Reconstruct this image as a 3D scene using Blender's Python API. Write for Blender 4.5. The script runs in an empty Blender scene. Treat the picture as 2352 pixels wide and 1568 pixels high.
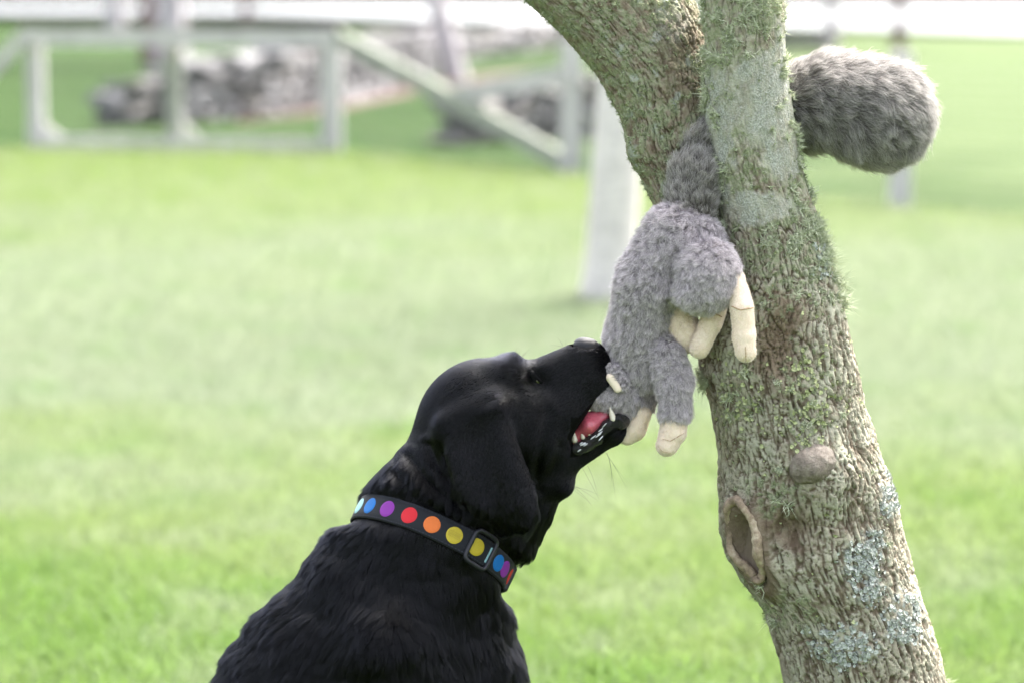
import bpy, bmesh, math, random
import numpy as np
from mathutils import Vector, Matrix
from mathutils.bvhtree import BVHTree
from mathutils.kdtree import KDTree

random.seed(7)
RNG = np.random.default_rng(7)
SC = bpy.context.scene
COL = SC.collection

# ------------------------------------------------------------------ camera
F = 6300.0            # focal length in pixels of a 2352 x 1568 picture
CAMH = 1.28           # camera height
PITCH = math.atan((784 - 10) / F)      # horizon at row 10
SUBJ = 3.5            # distance of dog, toy and tree
cam_d = bpy.data.cameras.new('camera')
cam = bpy.data.objects.new('camera', cam_d)
COL.objects.link(cam)
SC.camera = cam
cam.location = (0, 0, CAMH)
cam.rotation_euler = (math.pi / 2 - PITCH, 0, 0)
cam_d.sensor_width = 36
cam_d.lens = F / 2352 * 36
cam_d.clip_start = 0.05
cam_d.clip_end = 9000
cam_d.dof.use_dof = True
cam_d.dof.focus_distance = 3.46
cam_d.dof.aperture_fstop = 3.1
cam_d.dof.aperture_blades = 0

# ------------------------------------------------------------------ sky, sun, exposure
SUN_EL, SUN_AZ = math.radians(58), math.radians(32)    # behind the subject, a little right (azimuth from +Y towards +X)
world = bpy.data.worlds.new('World')
SC.world = world
world.use_nodes = True
wn, wl = world.node_tree.nodes, world.node_tree.links
bg = wn['Background']
sky = wn.new('ShaderNodeTexSky')
sky.sky_type = 'NISHITA'
sky.sun_disc = False
sky.sun_elevation = SUN_EL
sky.sun_rotation = SUN_AZ
sky.air_density = 1.0
sky.dust_density = 8.0
sky.ozone_density = 1.0
hsv = wn.new('ShaderNodeHueSaturation')
hsv.inputs['Saturation'].default_value = 0.45
wl.new(sky.outputs[0], hsv.inputs['Color'])
wl.new(hsv.outputs[0], bg.inputs['Color'])
bg.inputs['Strength'].default_value = 0.12
sun_d = bpy.data.lights.new('sun', 'SUN')
sun_d.energy = 1.5
sun_d.angle = math.radians(24)
sun_d.color = (1.0, 0.965, 0.91)
sun = bpy.data.objects.new('sun', sun_d)
COL.objects.link(sun)
sd = Vector((math.sin(SUN_AZ) * math.cos(SUN_EL), math.cos(SUN_AZ) * math.cos(SUN_EL), math.sin(SUN_EL)))
sun.rotation_euler = (-sd).to_track_quat('-Z', 'Y').to_euler()
sun.location = (0, 0, 12)
SC.view_settings.view_transform = 'Standard'
SC.view_settings.look = 'None'
SC.view_settings.gamma = 1
SC.view_settings.exposure = 3.1
SC.render.engine = 'CYCLES'
SC.cycles.use_denoising = True
try:
    SC.cycles.denoiser = 'OPENIMAGEDENOISE'
    SC.cycles.denoising_input_passes = 'RGB_ALBEDO_NORMAL'
except Exception:
    pass
SC.cycles.max_bounces = 8
SC.cycles.transparent_max_bounces = 6
SC.cycles_curves.shape = 'RIBBONS'

# ------------------------------------------------------------------ pixel to place
cp, sp_ = math.cos(PITCH), math.sin(PITCH)
def P(u, v, w=0.0):
    """point seen at pixel (u, v) on the upright plane at depth SUBJ + w/1800 m"""
    x, y = (u - 1176) / F, -(v - 784) / F
    dy = cp + y * sp_
    dz = -sp_ + y * cp
    t = (SUBJ + w / 1800.0) / dy
    return Vector((x * t, dy * t, CAMH + dz * t))
def PD(u, v, D):
    return P(u, v, (D - SUBJ) * 1800.0)
def G(u, v, z=0.0):
    x, y = (u - 1176) / F, -(v - 784) / F
    dy = cp + y * sp_
    dz = -sp_ + y * cp
    t = (z - CAMH) / dz
    return Vector((x * t, dy * t, z))
def proj(p):
    """world points (n,3) to pixels"""
    p = np.asarray(p, float)
    q = p - np.array([0, 0, CAMH])
    d = q[:, 1] * cp - q[:, 2] * sp_
    yy = q[:, 1] * sp_ + q[:, 2] * cp
    return np.stack([1176 + F * q[:, 0] / d, 784 - F * yy / d], 1)
def M(px):
    return px / 1800.0

# ------------------------------------------------------------------ noise
_perm = np.random.default_rng(3).permutation(256)
_perm = np.concatenate([_perm, _perm, _perm])
_grad = np.random.default_rng(5).normal(size=(256, 3))
_grad /= np.linalg.norm(_grad, axis=1)[:, None]
def perlin(p):
    p = np.asarray(p, float)
    i = np.floor(p).astype(int)
    f = p - i
    i &= 255
    s = f * f * f * (f * (f * 6 - 15) + 10)
    out = 0
    for dx in (0, 1):
        wx = s[:, 0] if dx else 1 - s[:, 0]
        for dy in (0, 1):
            wy = s[:, 1] if dy else 1 - s[:, 1]
            for dz in (0, 1):
                wz = s[:, 2] if dz else 1 - s[:, 2]
                h = _perm[_perm[_perm[i[:, 0] + dx] + i[:, 1] + dy] + i[:, 2] + dz]
                g = _grad[h]
                out = out + wx * wy * wz * (g[:, 0] * (f[:, 0] - dx) + g[:, 1] * (f[:, 1] - dy) + g[:, 2] * (f[:, 2] - dz))
    return out * 1.6
def fbm(p, o=4):
    a, r = 1.0, 0
    p = np.asarray(p, float)
    for k in range(o):
        r = r + a * perlin(p)
        p = p * 2.03 + 17.3
        a *= 0.5
    return r
def voronoi(p):
    """F1, F2 of a jittered 3-D cell pattern"""
    i = np.floor(p).astype(int)
    f1 = np.full(len(p), 9.0)
    f2 = np.full(len(p), 9.0)
    rid = np.zeros(len(p), int)
    jit = np.random.default_rng(9).random((256, 3))
    for dx in (-1, 0, 1):
        for dy in (-1, 0, 1):
            for dz in (-1, 0, 1):
                c = i + (dx, dy, dz)
                h = _perm[_perm[_perm[c[:, 0] & 255] + (c[:, 1] & 255)] + (c[:, 2] & 255)]
                d = np.linalg.norm(c + jit[h] - p, axis=1)
                near = d < f1
                f2 = np.where(near, f1, np.minimum(f2, d))
                rid = np.where(near, h, rid)
                f1 = np.where(near, d, f1)
    return f1, f2, rid
def sstep(a, b, x):
    t = np.clip((x - a) / (b - a), 0, 1)
    return t * t * (3 - 2 * t)

# ------------------------------------------------------------------ objects
def link(o, parent=None):
    COL.objects.link(o)
    if parent is not None:
        o.parent = parent
        o.matrix_parent_inverse = parent.matrix_world.inverted()
    return o
def tag(o, label=None, cat=None, group=None, kind=None):
    if label: o['label'] = label
    if cat: o['category'] = cat
    if group: o['group'] = group
    if kind: o['kind'] = kind
    return o
def empty(name, loc, label, cat, group=None):
    o = bpy.data.objects.new(name, None)
    o.location = loc
    o.empty_display_size = 0.1
    COL.objects.link(o)
    o.matrix_world = Matrix.Translation(Vector(loc))
    return tag(o, label, cat, group)
def mesh_np(name, V, Fc, mat=None, parent=None, smooth=True):
    """V (n,3), Fc (m,3|4) arrays to one mesh object"""
    V = np.asarray(V, np.float32)
    Fc = np.asarray(Fc, np.int32)
    me = bpy.data.meshes.new(name)
    me.vertices.add(len(V))
    me.vertices.foreach_set('co', V.ravel())
    k = Fc.shape[1]
    me.loops.add(Fc.size)
    me.loops.foreach_set('vertex_index', Fc.ravel())
    me.polygons.add(len(Fc))
    me.polygons.foreach_set('loop_start', np.arange(0, Fc.size, k, dtype=np.int32))
    me.polygons.foreach_set('use_smooth', np.full(len(Fc), smooth))
    me.update(calc_edges=True)
    me.validate()
    if mat: me.materials.append(mat)
    o = bpy.data.objects.new(name, me)
    return link(o, parent)
def mesh_bm(name, bm, mat=None, parent=None, smooth=False):
    me = bpy.data.meshes.new(name)
    bmesh.ops.recalc_face_normals(bm, faces=bm.faces)
    bm.to_mesh(me)
    bm.free()
    if smooth:
        me.polygons.foreach_set('use_smooth', np.full(len(me.polygons), True))
    if mat: me.materials.append(mat)
    return link(bpy.data.objects.new(name, me), parent)
def fattr(o, name, vals):
    a = o.data.attributes.new(name, 'FLOAT', 'POINT')
    a.data.foreach_set('value', np.asarray(vals, np.float32))

# ------------------------------------------------------------------ materials
def newmat(name):
    m = bpy.data.materials.new(name)
    m.use_nodes = True
    return m, m.node_tree.nodes, m.node_tree.links, m.node_tree.nodes['Principled BSDF']
def rgb(n, c):
    r = n.new('ShaderNodeRGB')
    r.outputs[0].default_value = (*c, 1)
    return r.outputs[0]
def mix(n, l, fac, a, b, mode='MIX'):
    m = n.new('ShaderNodeMix')
    m.data_type = 'RGBA'
    m.blend_type = mode
    for i, s in ((0, fac), (6, a), (7, b)):
        if isinstance(s, tuple): m.inputs[i].default_value = (*s, 1)
        elif isinstance(s, (int, float)): m.inputs[i].default_value = s
        else: l.new(s, m.inputs[i])
    return m.outputs[2]
def noise(n, l, scale, detail=4, rough=0.55, vec=None, out=0):
    t = n.new('ShaderNodeTexNoise')
    t.inputs['Scale'].default_value = scale
    t.inputs['Detail'].default_value = detail
    t.inputs['Roughness'].default_value = rough
    if vec is not None: l.new(vec, t.inputs['Vector'])
    return t.outputs[out]
def ramp(n, l, src, stops):
    r = n.new('ShaderNodeValToRGB')
    e = r.color_ramp.elements
    while len(e) < len(stops): e.new(0.5)
    for k, (p, c) in enumerate(stops):
        e[k].position = p
        e[k].color = (*c, 1) if isinstance(c, tuple) else (c, c, c, 1)
    l.new(src, r.inputs[0])
    return r.outputs[0]
def objco(n, l, scale=(1, 1, 1)):
    g = n.new('ShaderNodeNewGeometry')
    m = n.new('ShaderNodeMapping')
    m.inputs['Scale'].default_value = scale
    l.new(g.outputs['Position'], m.inputs['Vector'])
    return m.outputs[0]
def bump(n, l, h, strength, dist, bsdf):
    b = n.new('ShaderNodeBump')
    b.inputs['Strength'].default_value = strength
    b.inputs['Distance'].default_value = dist
    l.new(h, b.inputs['Height'])
    l.new(b.outputs[0], bsdf.inputs['Normal'])
def simple(name, c, rough=0.6, spec=0.4, var=0.0, scale=60, bmp=0.0, coat=0.0, stretch=(1, 1, 1), dist=0.001):
    m, n, l, b = newmat(name)
    b.inputs['Roughness'].default_value = rough
    b.inputs['Specular IOR Level'].default_value = spec
    b.inputs['Coat Weight'].default_value = coat
    b.inputs['Coat Roughness'].default_value = 0.08
    if var or bmp:
        v = objco(n, l, stretch)
        t = noise(n, l, scale, 5, 0.6, v)
        if var:
            lo = tuple(x * (1 - var) for x in c)
            hi = tuple(min(1, x * (1 + var)) for x in c)
            l.new(ramp(n, l, t, [(0.3, lo), (0.7, hi)]), b.inputs['Base Color'])
        else:
            b.inputs['Base Color'].default_value = (*c, 1)
        if bmp: bump(n, l, t, bmp, dist, b)
    else:
        b.inputs['Base Color'].default_value = (*c, 1)
    return m
def hairmat(name, root, tip, rough=0.4, rnd=0.2, mid=None):
    """fibre with a root-to-tip colour"""
    m, n, l, b = newmat(name)
    n.remove(b)
    h = n.new('ShaderNodeBsdfHairPrincipled')
    h.parametrization = 'COLOR'
    h.inputs['Roughness'].default_value = rough
    h.inputs['Radial Roughness'].default_value = 0.6
    h.inputs['Random Color'].default_value = rnd
    h.inputs['Random Roughness'].default_value = 0.2
    i = n.new('ShaderNodeHairInfo')
    st = [(0.0, root), (1.0, tip)] if mid is None else [(0.0, root), (0.55, mid), (1.0, tip)]
    l.new(ramp(n, l, i.outputs['Intercept'], st), h.inputs['Color'])
    l.new(h.outputs[0], n['Material Output'].inputs['Surface'])
    return m
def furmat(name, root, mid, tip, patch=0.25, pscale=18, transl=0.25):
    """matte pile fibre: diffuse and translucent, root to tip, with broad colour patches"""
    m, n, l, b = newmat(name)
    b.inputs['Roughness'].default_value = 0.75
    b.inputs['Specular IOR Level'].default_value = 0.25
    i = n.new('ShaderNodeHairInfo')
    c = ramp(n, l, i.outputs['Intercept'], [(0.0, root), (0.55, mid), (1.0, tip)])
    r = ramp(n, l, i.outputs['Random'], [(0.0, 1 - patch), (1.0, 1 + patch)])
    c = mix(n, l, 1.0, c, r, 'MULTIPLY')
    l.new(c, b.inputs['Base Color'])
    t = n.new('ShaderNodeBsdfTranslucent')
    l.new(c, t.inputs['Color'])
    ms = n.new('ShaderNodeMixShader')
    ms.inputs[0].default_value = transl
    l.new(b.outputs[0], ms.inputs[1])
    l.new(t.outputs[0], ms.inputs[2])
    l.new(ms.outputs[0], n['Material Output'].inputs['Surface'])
    return m

# ------------------------------------------------------------------ implicit shapes, meshed by surface nets
class Field:
    def __init__(s, lo, hi, h):
        s.lo = np.array(lo, float); s.h = h
        s.n = np.ceil((np.array(hi, float) - s.lo) / h).astype(int) + 1
        s.f = np.full(s.n, 0.2, np.float32)
        s.ax = [(s.lo[k] + h * np.arange(s.n[k])).astype(np.float32) for k in range(3)]
    def sub(s, lo, hi):
        a = np.clip(np.floor((np.array(lo) - s.lo) / s.h).astype(int), 0, s.n)
        b = np.clip(np.ceil((np.array(hi) - s.lo) / s.h).astype(int) + 1, 0, s.n)
        sl = tuple(slice(a[k], b[k]) for k in range(3))
        X = s.ax[0][sl[0]][:, None, None]; Y = s.ax[1][sl[1]][None, :, None]; Z = s.ax[2][sl[2]][None, None, :]
        return sl, X, Y, Z
    def union(s, sl, d, k):
        a = s.f[sl]
        if a.size == 0: return
        hh = np.maximum(k - np.abs(a - d), 0) / k
        s.f[sl] = np.minimum(a, d) - hh * hh * k * 0.25
    def carve(s, sl, d, k):
        a = s.f[sl]
        hh = np.maximum(k - np.abs(a + d), 0) / k
        s.f[sl] = np.maximum(a, -d) + hh * hh * k * 0.25
    def cone(s, a, b, ra, rb, ys=1.0, k=0.02):
        """round cone from a to b; ys squeezes it across (world Y)"""
        a, b = Vector(a), Vector(b)
        r = max(ra, rb); mrg = r + 2 * k + 0.01
        lo = [min(a[i], b[i]) - (mrg * (max(ys, 1) if i == 1 else 1)) for i in range(3)]
        hi = [max(a[i], b[i]) + (mrg * (max(ys, 1) if i == 1 else 1)) for i in range(3)]
        sl, X, Y, Z = s.sub(lo, hi)
        ab = b - a
        ab2 = ab.x ** 2 + (ab.y / ys) ** 2 + ab.z ** 2 + 1e-12
        dx, dy, dz = X - a.x, (Y - a.y) / ys, Z - a.z
        t = np.clip((dx * ab.x + dy * ab.y / ys + dz * ab.z) / ab2, 0, 1)
        d = np.sqrt((dx - t * ab.x) ** 2 + (dy - t * ab.y / ys) ** 2 + (dz - t * ab.z) ** 2) - (ra + (rb - ra) * t)
        s.union(sl, d, k)
    def ell(s, c, r, rot=0.0, k=0.02, sub=False):
        """ellipsoid, radii along (x', y, z'), turned by rot in the picture plane"""
        c = Vector(c); mrg = max(r) + 2 * k + 0.01
        sl, X, Y, Z = s.sub([c[i] - mrg for i in range(3)], [c[i] + mrg for i in range(3)])
        cs, sn = math.cos(rot), math.sin(rot)
        dx, dy, dz = X - c.x, Y - c.y, Z - c.z
        x2, z2 = dx * cs + dz * sn, -dx * sn + dz * cs
        k0 = np.sqrt((x2 / r[0]) ** 2 + (dy / r[1]) ** 2 + (z2 / r[2]) ** 2)
        d = (k0 - 1) * min(r) * 0.5 + (k0 - 1) * 0.5 * np.sqrt(x2 ** 2 + dy ** 2 + z2 ** 2) / np.maximum(k0, 1e-4)
        (s.carve if sub else s.union)(sl, d.astype(np.float32), k)
    def mesh(s):
        f, n = s.f, s.n
        neg = f < 0
        c = np.zeros(n - 1, np.int8)
        for dx in (0, 1):
            for dy in (0, 1):
                for dz in (0, 1):
                    c += neg[dx:n[0] - 1 + dx, dy:n[1] - 1 + dy, dz:n[2] - 1 + dz]
        act = np.argwhere((c > 0) & (c < 8))
        idx = np.full(n - 1, -1, np.int32)
        idx[act[:, 0], act[:, 1], act[:, 2]] = np.arange(len(act))
        acc = np.zeros((len(act), 3)); cnt = np.zeros(len(act))
        cor = [(x, y, z) for x in (0, 1) for y in (0, 1) for z in (0, 1)]
        val = {q: f[act[:, 0] + q[0], act[:, 1] + q[1], act[:, 2] + q[2]] for q in cor}
        for q in cor:
            for ax in range(3):
                if q[ax] == 0:
                    q2 = tuple(q[k] + (1 if k == ax else 0) for k in range(3))
                    a, b = val[q], val[q2]
                    m = (a < 0) != (b < 0)
                    t = np.where(m, a / np.where(m, a - b, 1), 0)
                    p = np.array(q, float)[None, :].repeat(len(act), 0)
                    p[:, ax] += t
                    acc[m] += p[m]; cnt[m] += 1
        V = s.lo + s.h * (act + acc / cnt[:, None])
        Q = []
        for ax in range(3):
            u, v = (ax + 1) % 3, (ax + 2) % 3
            sl0 = [slice(None)] * 3; sl1 = [slice(None)] * 3
            sl0[ax] = slice(0, -1); sl1[ax] = slice(1, None)
            m = neg[tuple(sl0)] != neg[tuple(sl1)]
            e = np.argwhere(m)
            ok = (e[:, u] > 0) & (e[:, v] > 0) & (e[:, u] < n[u] - 1) & (e[:, v] < n[v] - 1)
            e = e[ok]
            inside = neg[e[:, 0], e[:, 1], e[:, 2]]
            def g(du, dv):
                q = e.copy(); q[:, u] += du; q[:, v] += dv
                return idx[q[:, 0], q[:, 1], q[:, 2]]
            q = np.stack([g(-1, -1), g(0, -1), g(0, 0), g(-1, 0)], 1)
            q[~inside] = q[~inside][:, ::-1]
            Q.append(q)
        return V, np.concatenate(Q)
def relax(V, Q, it=2):
    for _ in range(it):
        S = np.zeros_like(V); c = np.zeros(len(V))
        for a, b in ((0, 1), (1, 2), (2, 3), (3, 0)):
            np.add.at(S, Q[:, a], V[Q[:, b]]); np.add.at(c, Q[:, a], 1)
            np.add.at(S, Q[:, b], V[Q[:, a]]); np.add.at(c, Q[:, b], 1)
        V = V * 0.5 + 0.5 * S / np.maximum(c, 1)[:, None]
    return V
def keep_big(V, Q):
    """only the largest connected piece"""
    lab = np.arange(len(V))
    while True:
        m = lab[Q].min(1)
        new = lab.copy()
        for k in range(Q.shape[1]): np.minimum.at(new, Q[:, k], m)
        new = new[new]
        new = new[new]
        if (new == lab).all(): break
        lab = new
    big = np.bincount(lab).argmax()
    kv = lab == big
    ids = np.cumsum(kv) - 1
    return V[kv], ids[Q[kv[Q[:, 0]]]]
def blob(name, prims, h, mat, parent, it=1, lumps=None):
    """prims: ('c', a, b, ra, rb, ys, k) or ('e', c, r, rot, k), in metres"""
    pts = []
    for p in prims:
        r = max(p[3], p[4]) * max(1, p[5]) if p[0] == 'c' else max(p[2])
        for q in ((p[1], p[2]) if p[0] == 'c' else (p[1],)):
            pts += [[q[i] - r - 0.02 for i in range(3)], [q[i] + r + 0.02 for i in range(3)]]
    pts = np.array(pts)
    fld = Field(pts.min(0), pts.max(0), h)
    for p in prims:
        (fld.cone if p[0] == 'c' else fld.ell)(*p[1:])
    V, Q = keep_big(*fld.mesh())
    if it: V = relax(V, Q, it)
    if lumps:
        amp, sc = lumps
        N = normals(V, Q)
        V = V + N * (fbm(V * sc, 3) * amp)[:, None]
    return mesh_np(name, V, Q, mat, parent), V, Q
def normals(V, Q):
    N = np.zeros_like(V)
    fn = np.cross(V[Q[:, 2]] - V[Q[:, 0]], V[Q[:, 3 if Q.shape[1] == 4 else 1]] - V[Q[:, 1 if Q.shape[1] == 4 else 0]])
    if Q.shape[1] == 3: fn = np.cross(V[Q[:, 1]] - V[Q[:, 0]], V[Q[:, 2]] - V[Q[:, 0]])
    for k in range(Q.shape[1]): np.add.at(N, Q[:, k], fn)
    return N / (np.linalg.norm(N, axis=1)[:, None] + 1e-12)

# ------------------------------------------------------------------ fur
def scatter(V, Q, n, weight=None):
    T = np.concatenate([Q[:, [0, 1, 2]], Q[:, [0, 2, 3]]]) if Q.shape[1] == 4 else Q
    A = np.linalg.norm(np.cross(V[T[:, 1]] - V[T[:, 0]], V[T[:, 2]] - V[T[:, 0]]), axis=1)
    if weight is not None: A = A * weight[T].mean(1)
    cs = np.cumsum(A)
    k = np.searchsorted(cs, RNG.random(n) * cs[-1])
    a, b = RNG.random(n), RNG.random(n)
    fl = a + b > 1
    a[fl], b[fl] = 1 - a[fl], 1 - b[fl]
    N = normals(V, Q)
    t = T[k]
    p = V[t[:, 0]] * (1 - a - b)[:, None] + V[t[:, 1]] * a[:, None] + V[t[:, 2]] * b[:, None]
    nn = N[t[:, 0]] * (1 - a - b)[:, None] + N[t[:, 1]] * a[:, None] + N[t[:, 2]] * b[:, None]
    return p, nn / np.linalg.norm(nn, axis=1)[:, None]
def unit(a):
    return a / (np.linalg.norm(a, axis=1)[:, None] + 1e-9)
def curves_obj(name, Pts, rad, mat, parent):
    n, K, _ = Pts.shape
    c = bpy.data.hair_curves.new(name)
    c.add_curves([K] * n)
    c.attributes['position'].data.foreach_set('vector', Pts.astype(np.float32).ravel())
    r = c.attributes.get('radius') or c.attributes.new('radius', 'FLOAT', 'POINT')
    r.data.foreach_set('value', np.asarray(rad, np.float32).ravel())
    c.materials.append(mat)
    o = bpy.data.objects.new(name, c)
    return link(o, parent)
def fur(name, p, nrm, flow, length, mat, parent, lift=0.5, jit=0.25, r0=0.0002, K=5, clump=0, cl_str=0.6, curl=0.0, wave=0.0, sag=0.0, cspace=None):
    """p roots, nrm normals, flow (n,3) directions, length (n,)"""
    n = len(p)
    tf = unit(flow - nrm * (flow * nrm).sum(1)[:, None])
    lift = np.broadcast_to(np.asarray(lift, float), (n,))
    d0 = unit(nrm * 1.0 * lift[:, None] + tf * (1 - lift)[:, None] + RNG.normal(size=(n, 3)) * jit)
    # never into the skin
    dn = (d0 * nrm).sum(1)
    d0 = unit(d0 + nrm * np.maximum(0.12 - dn, 0)[:, None])
    bend = unit(d0 * 0.6 + tf * 0.9 + np.array([0, 0, -sag]))
    t = np.linspace(0, 1, K)
    L = length[:, None, None]
    Pts = p[:, None, :] + L * (t[None, :, None] * d0[:, None, :] * (1 - 0.5 * t[None, :, None]) + (t ** 2)[None, :, None] * 0.5 * bend[:, None, :])
    if curl:
        ph = RNG.random(n) * 6.283
        side = unit(np.cross(d0, nrm) + 1e-4)
        q = curl * np.sin(ph[:, None] + t[None, :] * 4.5) * t[None, :]
        q2 = curl * np.cos(ph[:, None] + t[None, :] * 4.5) * t[None, :]
        Pts += length[:, None, None] * (q[:, :, None] * side[:, None, :] + 0.5 * q2[:, :, None] * nrm[:, None, :])
    if clump:
        m = max(8, n // clump)
        ci = RNG.choice(n, m, replace=False)
        kd = KDTree(m)
        for j, c in enumerate(ci): kd.insert(p[c], j)
        kd.balance()
        own = np.array([kd.find(q)[1] for q in p])
        tgt = Pts[ci][own]
        w = cl_str * (t ** 1.3)[None, :, None] * (0.5 + 0.5 * RNG.random((n, 1, 1)))
        Pts = Pts * (1 - w) + tgt * w + 0.0
    rad = r0 * (1 - 0.85 * t ** 1.5)[None, :] * np.ones((n, 1))
    return curves_obj(name, Pts, rad, mat, parent)
def flowfield(anchors, pts, sigma=110):
    """anchors: (u, v, du, dv) in picture pixels; smooth world directions at pts"""
    uv = proj(pts)
    A = np.array(anchors, float)
    d2 = ((uv[:, None, :] - A[None, :, :2]) ** 2).sum(2)
    w = 1 / (d2 + (sigma * 0.5) ** 2) ** 1.5
    dirs = unit(np.stack([A[:, 2], 0 * A[:, 2], -A[:, 3]], 1))
    return unit((w[:, :, None] * dirs[None]).sum(1))

# ================================================================== SETTING
def lawn_color(n, l, rough):
    v = objco(n, l, (1, 1, 0.2))
    a = noise(n, l, 0.55, 4, 0.6, v)
    b = noise(n, l, 2.4, 4, 0.65, v)
    c = noise(n, l, 17.0, 3, 0.6, v)
    if rough:
        col = mix(n, l, ramp(n, l, a, [(0.38, 0.0), (0.62, 1.0)]), (0.012, 0.035, 0.006), (0.024, 0.047, 0.012))
        col = mix(n, l, ramp(n, l, b, [(0.42, 0.0), (0.75, 0.8)]), col, (0.028, 0.034, 0.013))
        sx = n.new('ShaderNodeSeparateXYZ'); l.new(v, sx.inputs[0])
        ad = n.new('ShaderNodeMath'); ad.operation = 'MULTIPLY_ADD'; l.new(sx.outputs['X'], ad.inputs[0]); ad.inputs[1].default_value = 0.1; l.new(a, ad.inputs[2])
        col = mix(n, l, ramp(n, l, ad.outputs[0], [(0.55, 0.0), (0.95, 0.85)]), col, (0.075, 0.10, 0.045))      # drier towards the right
        return mix(n, l, ramp(n, l, c, [(0.35, 0.3), (0.6, 0.0)]), col, (0.012, 0.02, 0.006))
    # lush near the tree, grazing sheen painted in pale mid-lawn, yellow-green along the fence
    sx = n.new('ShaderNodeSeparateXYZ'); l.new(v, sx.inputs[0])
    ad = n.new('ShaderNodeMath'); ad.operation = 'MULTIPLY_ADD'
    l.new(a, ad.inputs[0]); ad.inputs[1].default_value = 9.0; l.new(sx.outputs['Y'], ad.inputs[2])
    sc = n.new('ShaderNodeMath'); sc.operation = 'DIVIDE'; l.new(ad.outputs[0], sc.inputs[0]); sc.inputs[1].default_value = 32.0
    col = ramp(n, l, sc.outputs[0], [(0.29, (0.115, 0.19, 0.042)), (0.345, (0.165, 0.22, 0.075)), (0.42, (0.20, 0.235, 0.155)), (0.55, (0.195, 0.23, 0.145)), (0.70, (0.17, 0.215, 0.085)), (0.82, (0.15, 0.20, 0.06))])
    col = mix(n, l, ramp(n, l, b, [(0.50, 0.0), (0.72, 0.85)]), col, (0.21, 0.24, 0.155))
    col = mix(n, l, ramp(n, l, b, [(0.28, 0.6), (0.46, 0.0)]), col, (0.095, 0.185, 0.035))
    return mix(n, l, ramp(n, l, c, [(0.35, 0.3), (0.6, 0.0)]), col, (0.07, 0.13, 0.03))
def ground_mat(name, rough):
    m, n, l, b = newmat(name)
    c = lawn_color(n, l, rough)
    if not rough: c = mix(n, l, 1.0, c, (0.42, 0.42, 0.36), 'MULTIPLY')      # soil and thatch between the blades, darkened to match the blades' self-shading
    l.new(c, b.inputs['Base Color'])
    b.inputs['Roughness'].default_value = 0.9
    b.inputs['Specular IOR Level'].default_value = 0.03
    h = noise(n, l, 55, 6, 0.7, objco(n, l))
    bump(n, l, h, 0.8, 0.02, b)
    return m
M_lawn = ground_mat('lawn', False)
M_rough = ground_mat('rough_grass', True)
def blade_mat(name, rough):
    m, n, l, b = newmat(name)
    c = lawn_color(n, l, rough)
    i = n.new('ShaderNodeHairInfo')
    c = mix(n, l, 1.0, c, ramp(n, l, i.outputs['Random'], [(0.0, 0.75), (1.0, 1.25)]), 'MULTIPLY')
    l.new(c, b.inputs['Base Color'])
    b.inputs['Roughness'].default_value = 0.45
    b.inputs['Specular IOR Level'].default_value = 0.5
    t = n.new('ShaderNodeBsdfTranslucent')
    l.new(c, t.inputs['Color'])
    ms = n.new('ShaderNodeMixShader')
    ms.inputs[0].default_value = 0.5
    l.new(b.outputs[0], ms.inputs[1]); l.new(t.outputs[0], ms.inputs[2])
    l.new(ms.outputs[0], n['Material Output'].inputs['Surface'])
    return m
def sheet(name, pts, z, mat):
    bm = bmesh.new()
    vs = [bm.verts.new((p[0], p[1], z)) for p in pts]
    f = bm.faces.new(vs)
    bmesh.ops.triangulate(bm, faces=[f])
    for f in bm.faces:
        if f.normal.z < 0: f.normal_flip()
    me = bpy.data.meshes.new(name)
    bm.to_mesh(me); bm.free()
    me.materials.append(mat)
    o = link(bpy.data.objects.new(name, me))
    o['kind'] = 'structure'
    return o
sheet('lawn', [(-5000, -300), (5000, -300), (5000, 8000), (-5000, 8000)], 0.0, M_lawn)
edge = [G(u, v) for u, v in ((-1500, 330), (0, 345), (760, 353), (1310, 405), (2065, 482), (2900, 540))]
sheet('meadow', [(e.x, e.y) for e in edge] + [(900, 60), (900, 2500), (-900, 2500), (-900, 30)], 0.004, M_rough)
M_dirt = simple('dirt', (0.085, 0.055, 0.052), 0.9, 0.1, 0.25, 6, 0.5)
pth = [G(u, v) for u, v in ((540, 285), (760, 258), (900, 228), (1030, 196), (1300, 160), (1330, 150), (1090, 176), (960, 196), (860, 213), (740, 236), (560, 270))]
sheet('dirt_path', [(e.x, e.y) for e in pth], 0.008, M_dirt)
# bay beyond the field
M_water, n, l, b = newmat('water')
b.inputs['Base Color'].default_value = (0.32, 0.36, 0.40, 1)
b.inputs['Roughness'].default_value = 0.12
b.inputs['Specular IOR Level'].default_value = 0.8
bump(n, l, noise(n, l, 0.8, 5, 0.6, objco(n, l, (0.4, 1, 1))), 0.25, 0.2, b)
sh = [G(u, v) for u, v in ((-2500, 27), (0, 29), (600, 31), (1000, 44), (1500, 60), (1900, 62), (2352, 76), (3200, 95), (5200, 120))]
sheet('water', [(e.x, e.y) for e in sh] + [(4800, 1500), (4800, 7900), (-4800, 7900), (-4800, 1500)], 0.014, M_water)

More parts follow.
